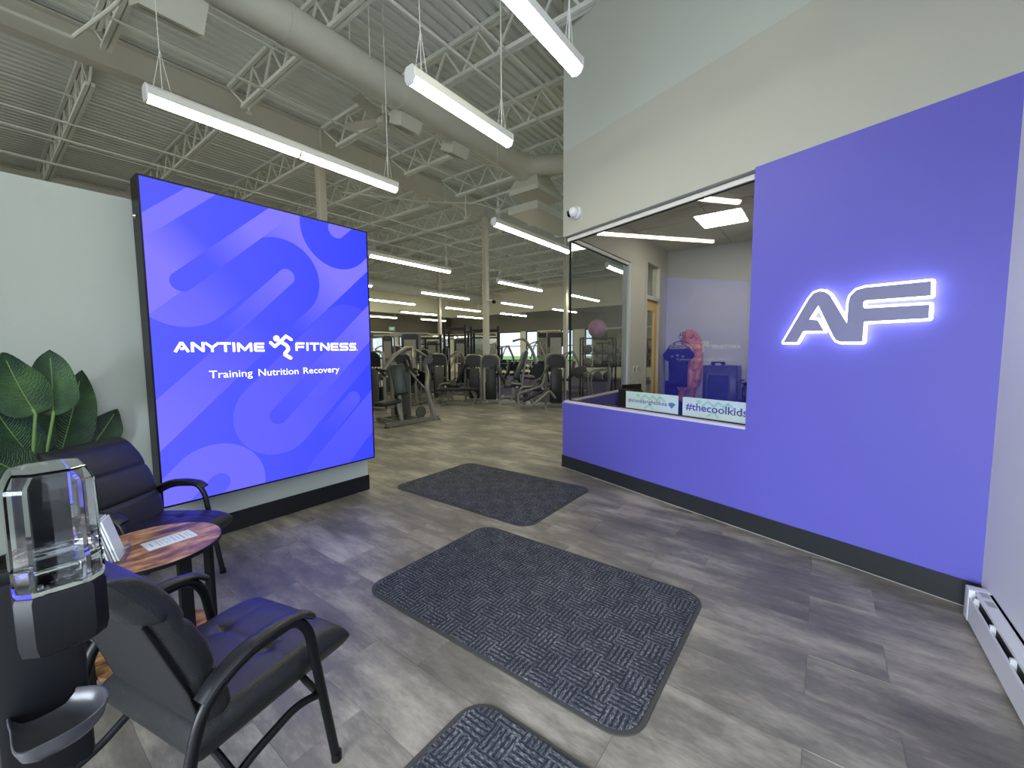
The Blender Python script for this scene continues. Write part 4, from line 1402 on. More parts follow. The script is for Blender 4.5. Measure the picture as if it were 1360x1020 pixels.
for a in ((.205, 3.52, 1.20, .11, 3.46, 1.54, .235, .02, .25), (.275, 3.58, 1.17, .285, 3.56, 1.56, .215, .02, -.25), (.30, 3.84, .86, .44, 3.84, 1.43, .25, .03, -.3),
          (.44, 3.90, .88, .60, 3.90, 1.15, .21, .03, -.35), (.185, 3.60, .93, .04, 3.50, 1.33, .24, .03, .35), (.18, 3.56, .82, -.06, 3.42, 1.09, .23, .04, .2),
          (.22, 3.74, .95, .16, 3.80, 1.36, .2, .02, .1), (.14, 3.68, .86, -.10, 3.68, 1.30, .22, .03, .2)):
    leaf(*a)

# ------------------------------------------------------------------ inside the office
for i, (lb, s0, s1, z0, z1) in enumerate((('narrow white hashtag sign ending in a blue gem, left one on the window ledge', -.955, -1.615, ZS + .024, 1.073), ('wide white hashtag sign partly hidden by the purple wall', -1.665, -2.66, ZS + .024, 1.070))):
    c = (s0 + s1) / 2
    t = thing('hashtag_sign', lb, 'sign', W(c, -.108, z0), WA, 'hashtag signs on the window ledge')
    hw = abs(s1 - s0) / 2
    MB().box(-hw, hw, -.006, 0, 0, z1 - z0).build('board', mat('pale_sign_board', rgb(232, 246, 242), .5), t, 0)
    M_MINT = mat('mint_print', rgb(186, 232, 212), .55)
    fm = lambda a, b, h: (a, h, b)
    g = MB()
    x = hw - .17
    g.prism([(x + .026 * math.cos(-2 * PI * k / 14), .155 + .022 * math.sin(-2 * PI * k / 14)) for k in range(14)][::1], fm, .0005, .001)
    stroke(g, [(x - .03, .11), (x - .09, .165), (x - .15, .125), (x - .19, .165), (x - .24, .125), (x - .28, .16), (x - .34, .12)], .022, fm, .0003, .0008)
    stroke(g, [(x - .09, .03), (x - .15, .07), (x - .19, .03)], .02, fm, .0003, .0008)
    g.build('runner_print', M_MINT, t, 0)
    M_SINK = mat('violet_ink', rgb(74, 66, 158), .55)
    if i == 0:
        text('hashtag_text', '#shinebrightlikea', M_SINK, t, (hw - .035, .0012, .062), (-1, 0, 0), (0, 0, 1), .50, .056, .0006, .004)
        MB().prism([(-hw + .095, .115), (-hw + .05, .115), (-hw + .03, .098), (-hw + .0725, .055), (-hw + .115, .098)], fm, .0005, .0014).build('gem_print', mat('gem_blue', rgb(84, 130, 190), .4), t, 0)
    else:
        text('hashtag_text', '#thecoolkids', M_SINK, t, (hw - .035, .0012, .058), (-1, 0, 0), (0, 0, 1), .585, .078, .0006, .012)
# desk behind the window
dk = thing('office_desk', 'low desk surface behind the hashtag signs', 'desk', W(-1.6, -.55, 0), WA)
MB().rbox(-.9, .9, -.3, .3, .72, .75, .004).build('top', mat('desk_laminate', rgb(150, 140, 120), .4, vary=.08), dk)
for s in (-1, 1):
    MB().box(s * .87 - .015, s * .87 + .015, -.28, .28, 0, .72).build('leg_panel', M_SHRD2, dk, 0)
ocx = thing('office_chair', 'black office chair back peeking over the window ledge', 'chair', (5.30, 2.22, 0), math.radians(160))
MB().rbox(-.24, .24, -.25, .25, .44, .53, .035, 3).build('seat', M_FABRIC, ocx)
MB().rbox(-.31, -.24, -.21, .21, .62, .99, .034, 4).build('backrest', M_FABRIC, ocx)
MB().bar((-.2, 0, .42), (-.3, 0, .50), .05, .015).bar((-.31, 0, .48), (-.31, 0, .75), .05, .015, (1, 0, 0)).build('back_bracket', M_BLACK, ocx, 0)
MB().cyl((0, 0, .10), (0, 0, .44), .028).build('gas_lift', M_BLACK, ocx)
for k in range(5):
    a = 2 * PI * k / 5
    MB().bar((0, 0, .1), (.28 * math.cos(a), .28 * math.sin(a), .07), .045, .03).build('base_leg', M_BLACK, ocx, 0)
    MB().cyl((.28 * math.cos(a), .28 * math.sin(a) - .015, .028), (.28 * math.cos(a), .28 * math.sin(a) + .015, .028), .028).build('caster', M_BLACK, ocx)
mo = thing('desk_monitor', 'black monitor seen edge on beside the window jamb', 'monitor', (6.32, 2.40, .66), math.radians(62))
MB().rbox(-.015, .015, -.19, .19, .03, .33, .006).build('screen', M_BLACK, mo)
MB().bar((.03, 0, 0), (.02, 0, .2), .05, .015, (1, 0, 0)).build('stand', M_BLACK, mo, 0)
MB().rbox(-.08, .1, -.11, .11, 0, .012, .004).build('foot', M_BLACK, mo)
sh_ = thing('filing_shelf', 'low grey cabinet under the edge-on monitor', 'cabinet', (6.25, 2.28, 0))
MB().box(-.3, .3, -.27, .27, 0, .655).build('body', M_SHRD2, sh_, 0)
MB().box(-.31, .31, -.28, .28, .64, .66).build('top', M_SHRD, sh_, 0)

# clothes hanging on the back wall
hk = thing('wall_hook', 'small black hook high on the office back wall', 'hook', (XB, 2.235, 1.84))
MB().box(-.012, 0, -.012, .012, -.04, .04).build('plate', M_BLACK, hk, 0)
MB().tube([(-.005, 0, .0), (-.17, 0, -.03), (-.21, 0, -.03), (-.215, 0, .03)], .006, 8, .02).build('prong', M_BLACK, hk)
hg = thing('coat_hanger', 'black coat hanger holding the navy shirt', 'hanger', (XB - .195, 2.235, 1.80))
MB().tube([(0, 0, -.0), (0, .02, .02), (0, .035, -.01), (0, .0, -.06), (0, 0, -.10)], .004, 8, .02).build('hook', M_BLACK, hg)
MB().tube([(0, .22, -.20), (0, .10, -.12), (0, 0, -.10), (0, -.10, -.12), (0, -.22, -.20)], .007, 8, .05).build('shoulder_bar', M_BLACK, hg)
ts = thing('hanging_shirt', 'navy blue t-shirt on a hanger at the office back wall', 'shirt', (XB - .21, 2.26, .80))
tw = [(a_ * .74, b_ * .80) for a_, b_ in [(-.24, 0), (-.235, .30), (-.25, .62), (-.36, .68), (-.40, .80), (-.25, .99), (-.10, 1.07), (-.05, 1.03), (.05, 1.03), (.10, 1.07), (.25, .99), (.40, .80), (.36, .68), (.25, .62), (.235, .30), (.24, 0)]]


def draped(poly, cx, dep, fn):
    """a cloth shape: outline filled and given a rounded, folded front and back"""
    bm = bmesh.new()
    vs = [bm.verts.new((a, b, 0)) for a, b in poly]
    f = bm.faces.new(vs)
    bmesh.ops.triangulate(bm, faces=[f])
    bmesh.ops.subdivide_edges(bm, edges=bm.edges[:], cuts=5, use_grid_fill=True)
    bmesh.ops.triangulate(bm, faces=bm.faces[:])
    bnd = {v for e_ in bm.edges if e_.is_boundary for v in e_.verts}
    mb = MB()
    bm.verts.index_update()
    front = [(-(.004 if v in bnd else dep) - (0 if v in bnd else fn(v.co.x, v.co.y)), v.co.x, v.co.y) for v in bm.verts]
    back = [((.004 if v in bnd else dep * .6), v.co.x, v.co.y) for v in bm.verts]
    fs = [[v.index for v in q.verts] for q in bm.faces]
    mb.add(front, [q[::-1] for q in fs])
    mb.add(back, fs)
    n = len(front)
    for e_ in bm.edges:
        if e_.is_boundary:
            a, b = e_.verts[0].index, e_.verts[1].index
            mb.f.append((a, b, n + b, n + a))
    bm.free()
    return mb


draped(tw, 0, .035, lambda a, b: .012 * math.sin(a * 22 + b * 3) * (1 - b * .6) + .008 * math.sin(b * 16 + a * 9)).build('cloth', M_NAVY, ts, 70)
M_TPR = mat('grey_shirt_print', rgb(110, 116, 140), .8)
g = MB()
for (a, b, r) in ((-.10, .60, .024), (0, .62, .026), (.10, .60, .024), (0, .55, .018)):
    g.prism([(a + r * math.cos(2 * PI * k / 10), b + r * math.sin(2 * PI * k / 10)) for k in range(10)], lambda p, q, h: (-.062 - h, p, q), 0, .004)
g.build('chest_print', M_TPR, ts, 0)
jk = thing('hanging_jacket', 'shiny salmon pink jacket hanging behind the navy shirt', 'jacket', (XB - .08, 2.09, .62))
jp = [(a_ * .70 - .02, b_ * .92) for a_, b_ in [(-.30, .32), (-.34, .80), (-.30, 1.18), (-.16, 1.34), (-.02, 1.42), (.18, 1.38), (.26, 1.2), (.2, .7), (.26, .2), (.30, -.10), (.16, -.16), (.08, .12), (.0, .14), (-.02, -.2), (-.14, -.2), (-.16, .2)]]
M_SALM = mat('salmon_satin', rgb(206, 128, 96), .30, bump=.35, bscale=30, vary=.3, vscale=18)
fold = lambda a, b: .016 * math.sin(a * 44 + b * 5 + 1.2 * math.sin(b * 7)) + .006 * math.sin(b * 30 - a * 25)
draped(jp, 0, .035, fold).build('cloth', M_SALM, jk, 60)
sl = [(-.20, 1.12), (-.13, 1.18), (-.07, 1.05), (-.10, .80), (-.06, .52), (-.15, .44), (-.22, .62), (-.24, .90)]
draped(sl, 0, .02, lambda a, b: .014 * math.sin(b * 52 + a * 12)).build('sleeve', M_SALM, jk, 60, None, (-.028, 0, 0))
hd_ = [(-.10, 1.24), (-.04, 1.30), (.06, 1.30), (.13, 1.22), (.08, 1.12), (-.05, 1.12)]
draped(hd_, 0, .03, lambda a, b: .012 * math.sin(a * 60 + b * 20)).build('hood', M_SALM, jk, 60, None, (-.03, 0, 0))
# navy display cabinet, bottle and poster
cb = thing('display_cabinet', 'dark navy display stand beside the hanging clothes', 'cabinet', (XB - .30, 1.46, 0))
mbx = mat('navy_laminate', rgb(34, 36, 88), .3)
MB().rbox(-.22, .25, -.28, .28, .0, 1.24, .01).build('body', mbx, cb)
MB().box(-.232, -.22, -.16, .20, .50, 1.08).build('door_panel', mat('navy_panel', rgb(54, 58, 116), .2), cb, 0)
mb = MB().bar((-.238, -.16, .5), (-.238, -.16, 1.08), .02, .02).bar((-.238, .2, .5), (-.238, .2, 1.08), .02, .02).bar((-.238, -.16, 1.08), (-.238, .2, 1.08), .02, .02)
mb.build('door_frame', M_SHRD2, cb, 0)
hp = thing('headphones', 'dark headphones lying on top of the navy display stand', 'headphones', (XB - .36, 1.52, 1.24))
MB().tube([(0, -.08, .02), (0, -.07, .05), (0, 0, .06), (0, .07, .05), (0, .08, .02)], .012, 8, .04).build('band', M_BLACK, hp)
for s in (-1, 1):
    MB().cyl((-.02, s * .085, .035), (.03, s * .085, .035), .034, 14).build('earcup', M_BLACK, hp)
st = thing('small_stand', 'low navy stand under the water bottle', 'stand', (XB - .28, 1.03, 0))
MB().rbox(-.2, .24, -.13, .14, 0, .60, .01).build('body', mbx, st)
MB().box(-.21, .24, -.14, .15, .585, .60).build('top', mbx, st, 0)
bt = thing('water_bottle', 'dark blue water bottle with handle lid right of the navy display stand', 'bottle', (XB - .36, 1.06, .60))
MB().lathe([(.001, 0), (.062, 0), (.066, .01), (.066, .24), (.045, .28), (.045, .30), (.001, .30)], n=24).build('body', mat('dark_blue_bottle', rgb(30, 32, 78), .35), bt)
MB().lathe([(.048, .295), (.05, .30), (.05, .34), (.02, .35), (.001, .35)], n=24).build('lid', M_BLACK, bt)
MB().tube([(0, .045, .32), (0, .09, .34), (0, .09, .38), (0, .03, .38)], .01, 8, .03).cyl((0, -.03, .34), (0, -.045, .43), .012, 8).build('handle', M_BLACK, bt)
MB().box(-.068, -.064, -.02, .03, .12, .18).build('label', M_SHRD2, bt, 0)
ps = thing('floor_poster', 'navy poster board with white emblem left of the navy shirt', 'poster', (XB - .01, 2.36, .2))
MB().box(-.012, 0, -.2, .2, 0, .70).build('board', mbx, ps, 0)
g = MB()
stroke(g, [(-.09, .45), (-.14, .57), (-.06, .58), (-.11, .48)], .04, lambda a, b, h: (-.013 - h, a, b), 0, .002)
stroke(g, [(-.05, .36), (-.12, .40)], .03, lambda a, b, h: (-.013 - h, a, b), 0, .002)
g.build('emblem_print', M_PAPER, ps, 0)
# ------------------------------------------------------------------ gym equipment
FACE = YAW - PI / 2                       # local x to the right as seen from the lobby, local y away
M_PADG = mat('slate_vinyl_pad', rgb(40, 52, 52), .36, vary=.08)
M_GRIP = mat('black_rubber_grip', rgb(20, 20, 20), .7)


def spot(px, depth):
    p = EYE + ray(px, 470) * depth
    return V((p.x, p.y, 0))


def tower(t, x0, x1, y0, y1, h, panel=None, fil=.16):
    """selectorized weight tower: arched tube frame, shroud, stack and rods"""
    ym, w = (y0 + y1) / 2, x1 - x0
    MB().tube([(x0, ym, 0), (x0, ym, h), (x1, ym, h), (x1, ym, 0)], 0, 10, fil, flat=(.032, .055)).build('tower_frame', M_SILV, t)
    ac = [(x0 + .02, h * .74), (x1 - .02, h * .74), (x1 - .02, h - fil)] + [(x1 - .02 - fil + fil * math.cos(k * PI / 12), h - .02 - fil + fil * math.sin(k * PI / 12)) for k in range(7)] \
        + [(x0 + .02 + fil + fil * math.cos(PI / 2 + k * PI / 12), h - .02 - fil + fil * math.sin(PI / 2 + k * PI / 12)) for k in range(7)]
    MB().prism(ac, lambda a, b, c: (a, c, b), y0, y0 + .02).build('top_cover', M_SHRD, t, 0)
    MB().rbox(x0 + w * .26, x1 - w * .18, y0 - .02, y0 + .03, .10, h * .72, .02).build('weight_shroud', panel or M_SHRD, t)
    mb = MB()
    for k in range(9):
        mb.box(x0 + w * .22, x1 - w * .22, ym - .05, ym + .09, .12 + k * .055, .168 + k * .055)
    mb.build('weight_stack', M_BLACK, t, 0)
    for s in (.3, .7):
        MB().cyl((x0 + w * s, ym + .03, .06), (x0 + w * s, ym + .03, h - .05), .010, 8).build('guide_rod', M_STEEL, t)
    MB().bar((x0, ym, .04), (x1, ym, .04), .08, .06).build('tower_foot', M_SILV, t, 0)


def pad(mb, p, q, w, th, upv):
    """rounded upholstered pad from p to q"""
    p, q = V(p), V(q)
    d = (q - p)
    L = d.length
    z = d.normalized()
    x = z.cross(V(upv)).normalized()
    y = x.cross(z)
    m = Matrix(((x.x, y.x, z.x, p.x), (x.y, y.y, z.y, p.y), (x.z, y.z, z.z, p.z), (0, 0, 0, 1)))
    return mb.rbox(-w / 2, w / 2, -th / 2, th / 2, 0, L, min(th, w) * .42, 3, m)


def sil(t, name, pts, r=.03, fil=.08, m=None, flat=None):
    return MB().tube(pts, r, 10, fil, flat=flat).build(name, m or M_SILV, t)


# chest press nearest the lobby
cp = thing('chest_press_machine', 'silver chest press machine nearest the lobby, just right of the blue sign', 'gym machine', (5.62, 7.25, 0), 0)
MB().bar((-.62, -.26, .05), (.72, -.34, .05), .085, .085).build('base_rail', M_SILV, cp, 0)
MB().bar((-.30, -.28, .05), (-.22, .55, .05), .08, .08).bar((.30, -.3, .05), (.34, .55, .05), .08, .08).bar((-.3, .5, .05), (.4, .5, .05), .08, .08).build('base_frame', M_SILV, cp, 0)
for x in (-.62, .72):
    MB().cyl((x, -.28 if x < 0 else -.34, 0), (x, -.28 if x < 0 else -.34, .012), .06).build('rubber_foot', M_GRIP, cp)
tower(cp, -.02, .44, .20, .42, 1.48, M_SHRD2, .14)
mb = MB()
pad(mb, (-.10, -.14, .62), (-.08, .04, 1.26), .30, .12, (-.55, -.83, 0)).build('back_pad', M_PADG, cp)
mb = MB()
pad(mb, (-.20, -.08, .50), (-.72, -.16, .47), .30, .09, (0, 0, 1)).build('seat_pad', M_PAD, cp)
sil(cp, 'seat_post', [(-.18, -.2, .08), (-.22, -.12, .44)], .045, 0)
MB().bar((-.1, -.05, .46), (-.5, -.12, .40), .06, .09).build('seat_support', M_SILV, cp, 0)
sil(cp, 'back_post', [(-.06, -.05, .06), (-.08, .02, .8), (-.06, .15, 1.3)], .04)
sil(cp, 'press_arm', [(.42, .12, 1.62), (.12, -.02, 1.62), (-.34, -.22, 1.46), (-.72, -.34, 1.16)], .042, .25)
sil(cp, 'press_arm', [(.42, .12, 1.62), (.18, -.18, 1.42), (.02, -.40, 1.16)], .042, .1)
for p in ((-.72, -.34, 1.16), (.02, -.40, 1.16)):
    q = V(p)
    MB().cyl(q + V((-.1, .06, .06)), q + V((.06, -.04, -.12)), .024, 10).cyl(q + V((.0, .10, .03)), q + V((0, -.10, 0)), .02, 10).build('handle', M_GRIP, cp)
    MB().cyl(q + V((.05, -.035, -.10)), q + V((.07, -.045, -.13)), .028, 10).build('grip_cap', M_STEEL, cp)
sil(cp, 'pivot_beam', [(.42, .10, 1.62), (.32, .30, 1.58), (.26, .30, 1.45)], .045, .05)
sil(cp, 'linkage_arm', [(.42, .12, 1.62), (.62, -.02, 1.46), (.74, -.10, 1.36)], .028, .05)
MB().prism([(.46, 1.22), (.72, 1.28), (.84, 1.42), (.70, 1.50), (.52, 1.36)], lambda a, b, h: (a, h, b), -.16, -.13).build('cam_plate', M_SHRD2, cp, 0)
MB().cyl((.80, -.17, 1.42), (.80, -.09, 1.42), .05, 16).build('pivot_hub', M_BLACK, cp)
sil(cp, 'front_upright', [(.60, -.05, 1.30), (.66, -.1, 1.02), (.50, -.22, .72), (.60, -.33, .08)], .0, .14, flat=(.055, .04))
sil(cp, 'curved_brace', [(.30, .2, 1.35), (.26, 0, 1.05), (.48, -.18, .72)], .022, .12)
MB().cyl((.34, -.22, .20), (.34, -.18, .20), .13, 24).build('pulley_disc', M_SHRD2, cp)
MB().cyl((.34, -.2, .2), (.34, -.12, 1.3), .006, 6).build('cable', M_BLACK, cp)


def arch_machine(name, label, px, depth, h, seat=-1, lean=0.0, panel=None, rz=0.0):
    """single-station machine: arched tower with a padded seat and roller on one side"""
    t = thing(name, label, 'gym machine', spot(px, depth), FACE + rz)
    tower(t, -.26, .28, .05, .30, h, panel, .21)
    s = seat
    MB().bar((s * .25, -.1, .05), (s * 1.05, -.12, .05), .08, .07).bar((s * .3, -.45, .04), (s * .3, .3, .04), .08, .06).bar((s * 1.0, -.42, .04), (s * 1.0, .25, .04), .07, .06).build('base_frame', M_SILV, t, 0)
    sil(t, 'seat_post', [(s * .62, -.1, .06), (s * .70, -.1, .30), (s * .66, -.1, .46)], .035)
    pad(MB(), (s * .40, -.1, .50), (s * .92, -.1, .56), .34, .09, (0, 0, 1)).build('seat_pad', M_PAD, t)
    pad(MB(), (s * .46, -.1, .60), (s * (.18 + lean), -.1, 1.16), .30, .09, (s, 0, .3)).build('back_pad', M_PAD, t)
    sil(t, 'lever_arm', [(s * .55, -.36, .62), (s * .95, -.36, .58), (s * 1.02, -.34, .26)], .026)
    MB().cyl((s * 1.04, -.42, .26), (s * 1.04, .12, .26), .07, 16).build('roller_pad', M_PAD, t)
    MB().cyl((s * .55, -.40, .62), (s * .55, -.30, .62), .09, 18).build('cam_disc', M_SHRD2, t)
    sil(t, 'side_handle', [(s * .45, -.34, .55), (s * .55, -.34, .72), (s * .42, -.34, .76)], .016, .04, M_GRIP)
    MB().ball((s * .80, -.30, .5), .028, 10).build('adjust_knob', M_WPLAST, t)
    return t


arch_machine('leg_extension_machine', 'grey leg extension machine with dark rounded tower, in front of the tall column', 650, 12.0, 1.42, 1, -.02)
arch_machine('seated_row_machine', 'grey rounded weight tower left of the tall column, bench side facing left', 628, 12.3, 1.42, -1, .05, M_SHRD)
lc = arch_machine('leg_curl_machine', 'silver arched leg curl machine with open weight stack beside the office corner', 738, 11.0, 1.44, -1, .0)
pad(MB(), (-.90, -.35, .22), (-.35, -.38, .50), .16, .08, (0, 0, 1)).build('shin_pad', M_PAD, lc)
sil(lc, 'front_strut', [(-1.0, -.42, .08), (-1.04, -.42, .42), (-.4, -.40, .62), (-.3, -.35, .95)], .028, .1)
sil(lc, 'floor_strut', [(-.7, -.44, .08), (-.2, -.44, .50), (-.05, -.44, .30)], .03, .06)
arch_machine('shoulder_machine', 'tall grey shrouded machine between the chest press and the flat bench', 582, 13.3, 1.45, -1, .1, M_SHRD2, .3)
arch_machine('pulldown_machine', 'silver machine half hidden by the right edge of the blue sign', 492, 10.6, 1.55, -1, .0, M_SHRD2, -.4)

# flat bench
fb_ = thing('flat_bench', 'flat black padded bench with silver legs left of the rounded weight towers', 'bench', spot(607, 11.7), FACE)
pad(MB(), (-.62, 0, .44), (.60, 0, .46), .30, .08, (0, 0, 1)).build('bench_pad', M_PAD, fb_)
sil(fb_, 'leg', [(-.22, 0, .40), (-.30, 0, .05)], .035, 0)
sil(fb_, 'leg', [(.40, 0, .40), (.50, 0, .20), (.45, 0, .05)], .03, .1)
MB().bar((-.42, -.24, .03), (-.22, .24, .03), .07, .05).bar((.45, -.24, .03), (.45, .24, .03), .07, .05).bar((-.3, 0, .05), (.45, 0, .05), .06, .05).build('base_frame', M_SILV, fb_, 0)
sil(fb_, 'side_hoop', [(.35, .2, .42), (.52, .2, .30), (.5, .2, .05)], .02, .1)

# plate loaded incline press with a tall slanting back pad
ip = thing('incline_press_machine', 'plate loaded incline press with tall slanting black pad, right of the leg extension', 'gym machine', spot(694, 13.2), FACE)
pad(MB(), (-.24, -.1, .62), (.10, .1, 1.52), .42, .11, (-1, -.2, .4)).build('back_pad', M_PADG, ip)
pad(MB(), (-.60, -.15, .50), (-.16, -.1, .46), .36, .09, (0, 0, 1)).build('seat_pad', M_PAD, ip)
sil(ip, 'back_post', [(-.1, .05, .05), (.0, .1, .7), (.16, .2, 1.5)], .045)
MB().bar((-.7, 0, .04), (.75, 0, .04), .09, .07).bar((.7, -.5, .04), (.7, .5, .04), .08, .06).bar((-.65, -.35, .04), (-.65, .35, .04), .08, .06).build('base_frame', M_SILV, ip, 0)
for s in (-1, 1):
    sil(ip, 'press_arm', [(.5, s * .45, .75), (.35, s * .45, 1.5), (.05, s * .42, 1.95), (-.3, s * .38, 1.85)], .028, .3)
    MB().cyl((-.3, s * .38 - .08, 1.85), (-.3, s * .38 + .08, 1.85), .022, 10).build('handle', M_GRIP, ip)
    MB().cyl((.48, s * .50, .92), (.48, s * .56, .92), .225, 28).cyl((.48, s * .46, .92), (.48, s * .60, .92), .03, 12).build('weight_plate', M_BLACK, ip)
sil(ip, 'rear_strut', [(.7, 0, .05), (.5, 0, .75), (.16, .15, 1.2)], .04, .1)


# black power racks
def rack(label, px, depth, w, h):
    t = thing('power_rack', label, 'rack', spot(px, depth), FACE, 'black power racks')
    for x in (-w / 2, w / 2):
        for y in (0, 1.1):
            MB().box(x - .04, x + .04, y - .04, y + .04, 0, h + (.12 if y == 0 else 0)).build('upright', M_BLACK, t, 0)
        MB().bar((x, 0, .05), (x, 1.1, .05), .07, .07).bar((x, 0, h - .05), (x, 1.1, h - .05), .06, .06).build('side_rail', M_BLACK, t, 0)
        MB().cyl((x + .10, -.05, 1.45), (x + .16, -.05, 1.45), .225, 24).build('weight_plate', M_BLACK, t)
        MB().cyl((x - .16, .3, .55), (x - .10, .3, .55), .225, 24).build('weight_plate', M_BLACK, t)
        MB().bar((x, -.02, 1.0), (x, -.20, 1.0), .05, .05).build('bar_hook', M_BLACK, t, 0)
    for y, z in ((0, h - .02), (1.1, h - .02), (0, h - .30)):
        MB().bar((-w / 2, y, z), (w / 2, y, z), .055, .055).build('crossbar', M_BLACK, t, 0)
    MB().cyl((-w / 2 - .35, -.1, 1.08), (w / 2 + .35, -.1, 1.08), .016, 10).build('barbell', M_STEEL, t)
    return t


rack('black power rack under the lights, left one of the pair beside the tall column', 604.5, 15.5, .78, 2.42)
rack('black power rack whose right upright stands clear right of the tall column', 644, 15.0, .98, 2.32)
rack('low black rack frame among the machines left of the taller black racks', 572, 18.0, .9, 2.15)


# cable towers
def cable_tower(label, px, depth, w, h, wide=True):
    t = thing('cable_tower', label, 'gym machine', spot(px, depth), FACE, 'silver cable towers')
    tower(t, -w / 2, w / 2, 0, .3, h, M_SHRD2, .10)
    MB().bar((-w / 2 - .3, .1, h), (w / 2 + .3, .1, h), .07, .06).build('top_beam', M_SILV, t, 0)
    for s in (-1, 1):
        sil(t, 'pulley_arm', [(s * w / 2, 0, h * .62), (s * (w / 2 + .22), -.25, h * .62), (s * (w / 2 + .22), -.25, .3)], .03, .08)
        MB().cyl((s * (w / 2 + .22), -.30, h * .62), (s * (w / 2 + .22), -.24, h * .62), .06, 14).build('pulley', M_BLACK, t)
    MB().box(-w * .32, w * .32, -.03, 0, h * .62, h * .9).build('placard', mat('grey_placard', rgb(140, 138, 126), .5, vary=.3, vscale=14), t, 0)
    return t


cable_tower('silver cable tower under the green exit sign', 515, 14.5, .40, 2.12)
cable_tower('silver cable tower with broad top cover right of the exit sign', 545, 14.0, .62, 2.16)
cable_tower('silver cable tower far behind the black racks', 612, 18.5, .6, 2.1)
cable_tower('silver cable tower far back between the racks and the low rack frame', 574, 20.2, .55, 2.05)
cable_tower('tall dark cable column deep in the gym left of the office corner', 738, 17.0, .7, 2.3)


# cardio and plate machines filling the middle distance
def lever_machine(label, px, depth, h=1.7, s=1):
    t = thing('lever_machine', label, 'gym machine', spot(px, depth), FACE + .35 * s, 'plate loaded lever machines')
    MB().bar((-.5, 0, .04), (.6, 0, .04), .09, .07).bar((.5, -.4, .04), (.5, .4, .04), .08, .06).build('base_frame', M_SILV, t, 0)
    sil(t, 'main_post', [(.4, 0, .05), (.35, 0, h * .7), (.1, 0, h)], .045, .2)
    for q in (-1, 1):
        sil(t, 'lever_arm', [(.1, q * .1, h), (-.15, q * .35, h * .95), (-.35, q * .4, h * .65)], .026, .15)
        MB().cyl((-.35, q * .4 - .07, h * .65), (-.35, q * .4 + .07, h * .65), .022, 10).build('handle', M_GRIP, t)
        MB().cyl((.38, q * .30, h * .5), (.38, q * .36, h * .5), .2, 22).build('weight_plate', M_BLACK, t)
    pad(MB(), (-.45, 0, .48), (0, 0, .46), .34, .09, (0, 0, 1)).build('seat_pad', M_PAD, t)
    pad(MB(), (.06, 0, .55), (.16, 0, 1.15), .28, .09, (1, 0, 0)).build('back_pad', M_PAD, t)
    sil(t, 'seat_post', [(-.2, 0, .06), (-.2, 0, .44)], .04, 0)
    return t


lever_machine('plate loaded lever machine in front of the bright far window', 672, 17.0, 1.75, 1)
lever_machine('plate loaded lever machine right of the bright far window', 712, 16.0, 1.9, -1)
lever_machine('dark lever machine behind the flat bench', 608, 14.4, 1.5, 1)
lever_machine('lever machine behind the chest press, half hidden by it', 536, 12.0, 1.5, -1)
lever_machine('lever machine behind the leg curl machine, seen by the corner glass', 757, 15.0, 1.5, -1)

lever_machine('lever machine deep behind the tall column, dark plates showing', 655, 19.0, 1.9, 1)
lever_machine('lever machine far back under the exit sign', 505, 17.0, 1.8, 1)
lever_machine('tall lever machine far back beside the bright narrow window', 728, 19.0, 1.95, -1)
arch_machine('far_row_machine', 'far grey weight tower glimpsed left of the black racks', 560, 15.3, 1.6, 1, .1)
arch_machine('triceps_machine', 'far silver weight tower between the exit sign and the chest press', 526, 15.8, 1.75, -1, .1, M_SHRD)
# cardio machine seen through the side glass
td = thing('step_machine', 'dark cardio step machine seen low through the office side glass', 'gym machine', spot(788, 10.6), FACE)
MB().bar((-.35, -.1, .06), (.40, -.1, .06), .5, .10).build('base', M_SHRD, td, 0)
sil(td, 'mast', [(.30, -.1, .1), (.40, -.1, .8), (.34, -.1, 1.25)], .04)
MB().rbox(.26, .34, -.28, .08, 1.12, 1.38, .02).build('console', M_BLACK, td)
for q in (-.32, .12):
    sil(td, 'handrail', [(.36, q, 1.05), (0, q, 1.0), (-.12, q, .85), (-.05, q, .1)], .018, .1)
    MB().bar((-.25, q * .6 - .05, .30), (.15, q * .6 - .05, .22), .16, .04).build('pedal', M_GRIP, td, 0)

# dumbbell rack by the far mirrors
for k, (px, dep, lb) in enumerate(((668, 20.0, 'long dumbbell rack in front of the far mirrors beside the tall column'), (706, 20.5, 'long dumbbell rack in front of the far mirrors nearer the office corner'))):
    t = thing('dumbbell_rack', lb, 'rack', spot(px, dep), math.radians(90), 'dumbbell racks')
    for s in (-1, 1):
        MB().bar((s * 1.0, 0, 0), (s * 1.0, .25, .95), .07, .06).bar((s * 1.0, -.2, .03), (s * 1.0, .35, .03), .07, .05).build('rack_leg', M_BLACK, t, 0)
    for z, y in ((.35, .05), (.62, .13), (.9, .21)):
        MB().bar((-1.05, y, z), (1.05, y, z), .20, .03).build('shelf', M_BLACK, t, 0)
    if k == 0:
        me = MB().cyl((0, -.11, 0), (0, -.04, 0), .055, 10).cyl((0, .04, 0), (0, .11, 0), .055, 10).cyl((0, -.05, 0), (0, .05, 0), .016, 8).mesh('dumbbell', M_BLACK)
    base = t.location
    for r, (z, y) in enumerate(((.35, .05), (.62, .13), (.9, .21))):
        for i in range(7):
            d_ = link('dumbbell', me, None, loc=(base.x - y, base.y - .85 + i * .28, z + .0705))
            d_.rotation_euler = (0, 0, math.radians(90))
            tag(d_, '%s dumbbell from the left on %s shelf %s' % (('seventh', 'sixth', 'fifth', 'fourth', 'third', 'second', 'first')[i], ('the lowest', 'the middle', 'the top')[r], ('beside the tall column', 'nearer the office corner')[k]), 'dumbbell', 'dumbbells on the %s shelf %s' % (('lowest', 'middle', 'top')[r], ('beside the column', 'nearer the office')[k]))

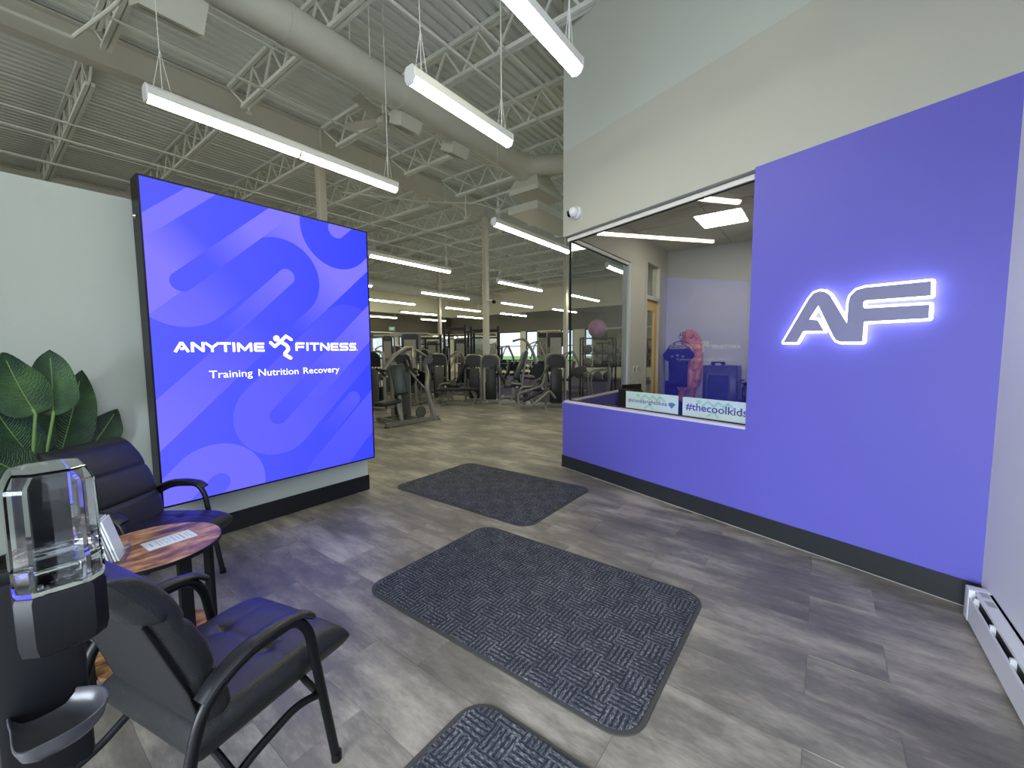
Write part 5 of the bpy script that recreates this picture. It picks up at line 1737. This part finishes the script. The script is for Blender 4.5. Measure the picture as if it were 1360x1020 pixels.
# ball rack seen through the office side glass
rp = EYE + ray(796, 470) * 13.0
BR = .10
bk = thing('ball_rack', 'black rack of exercise balls seen through the office side glass', 'rack', (rp.x, rp.y, 0), FACE, None)
for s in (-1, 1):
    MB().bar((s * .52, 0, 0), (s * .52, 0, 1.95), .05, .05).bar((s * .52, .5, 0), (s * .52, .5, 1.95), .05, .05).bar((s * .52, -.05, .03), (s * .52, .55, .03), .05, .05).build('post', M_BLACK, bk, 0)
for z in (.55, 1.0, 1.42, 1.92):
    for y in (.16, .36):
        MB().bar((-.54, y, z), (.54, y, z), .03, .03).build('shelf_rail', M_BLACK, bk, 0)
rot = Matrix.Rotation(FACE, 3, 'Z')
M_BALLP = mat('mauve_ball', rgb(150, 104, 140), .3)
M_MED = mat('grey_medicine_ball', rgb(86, 84, 80), .45, vary=.2, vscale=20)
ball = MB().ball((0, 0, 0), .29, 16).mesh('stability_ball', M_BALLP)
for x, lb in ((-.02, 'shiny mauve exercise ball on top of the ball rack'),):
    q = V((rp.x, rp.y, 2.222)) + rot @ V((x, .26, 0))
    tag(link('stability_ball', ball, None, loc=q), lb, 'ball')
med = MB().ball((0, 0, 0), .155, 12).mesh('medicine_ball', M_MED)
for r, z in enumerate((.55, 1.0, 1.42)):
    for i in range(3):
        q = V((rp.x, rp.y, z + .146)) + rot @ V((-.33 + i * .33, .26, 0))
        tag(link('medicine_ball', med, None, loc=q), '%s grey medicine ball on the %s shelf of the ball rack' % (('left', 'middle', 'right')[i], ('lowest', 'middle', 'upper')[r]), 'ball', 'medicine balls on the %s shelf' % ('lowest', 'middle', 'upper')[r])

# exit sign on the far wall
ex = thing('exit_sign', 'small green lit exit sign on the far gym wall', 'sign', (16.6, YE - .03, 3.02))
MB().rbox(-.22, .22, -.06, 0, -.13, .13, .01).build('housing', M_WPLAST, ex)
MB().box(-.20, .20, -.066, -.06, -.115, .115).build('face', emit('exit_green', rgb(70, 150, 96), .7), ex, 0)
text('exit_letters', 'EXIT', emit('exit_letter_light', rgb(206, 244, 214), .9), ex, (-.15, -.067, -.075), (1, 0, 0), (0, 0, 1), .30, .15, .002, .02)
# ventilation duct along the far north wall
fd = thing('far_duct', 'long pale duct high along the far gym wall', 'duct', (0, 18.6, 5.0))
MB().cyl((8, 0, 0), (21.5, 0, 0), .32, 20).build('main_duct', M_DUCT, fd)
for x in (10, 14, 18):
    MB().tube([(x, 0, .3), (x, 0, .85)], .012, 5).build('hanger_rod', M_JOIST, fd)
jb = thing('column_camera', 'small dark camera on a bracket high on the tall column', 'camera', (9.32, YB - .075, 3.02))
MB().bar((0, 0, 0), (.06, -.14, 0), .03, .03).build('bracket', M_JOIST, jb, 0)
MB().ball((.08, -.17, -.04), .06, 12).build('dome', M_BLACK, jb)
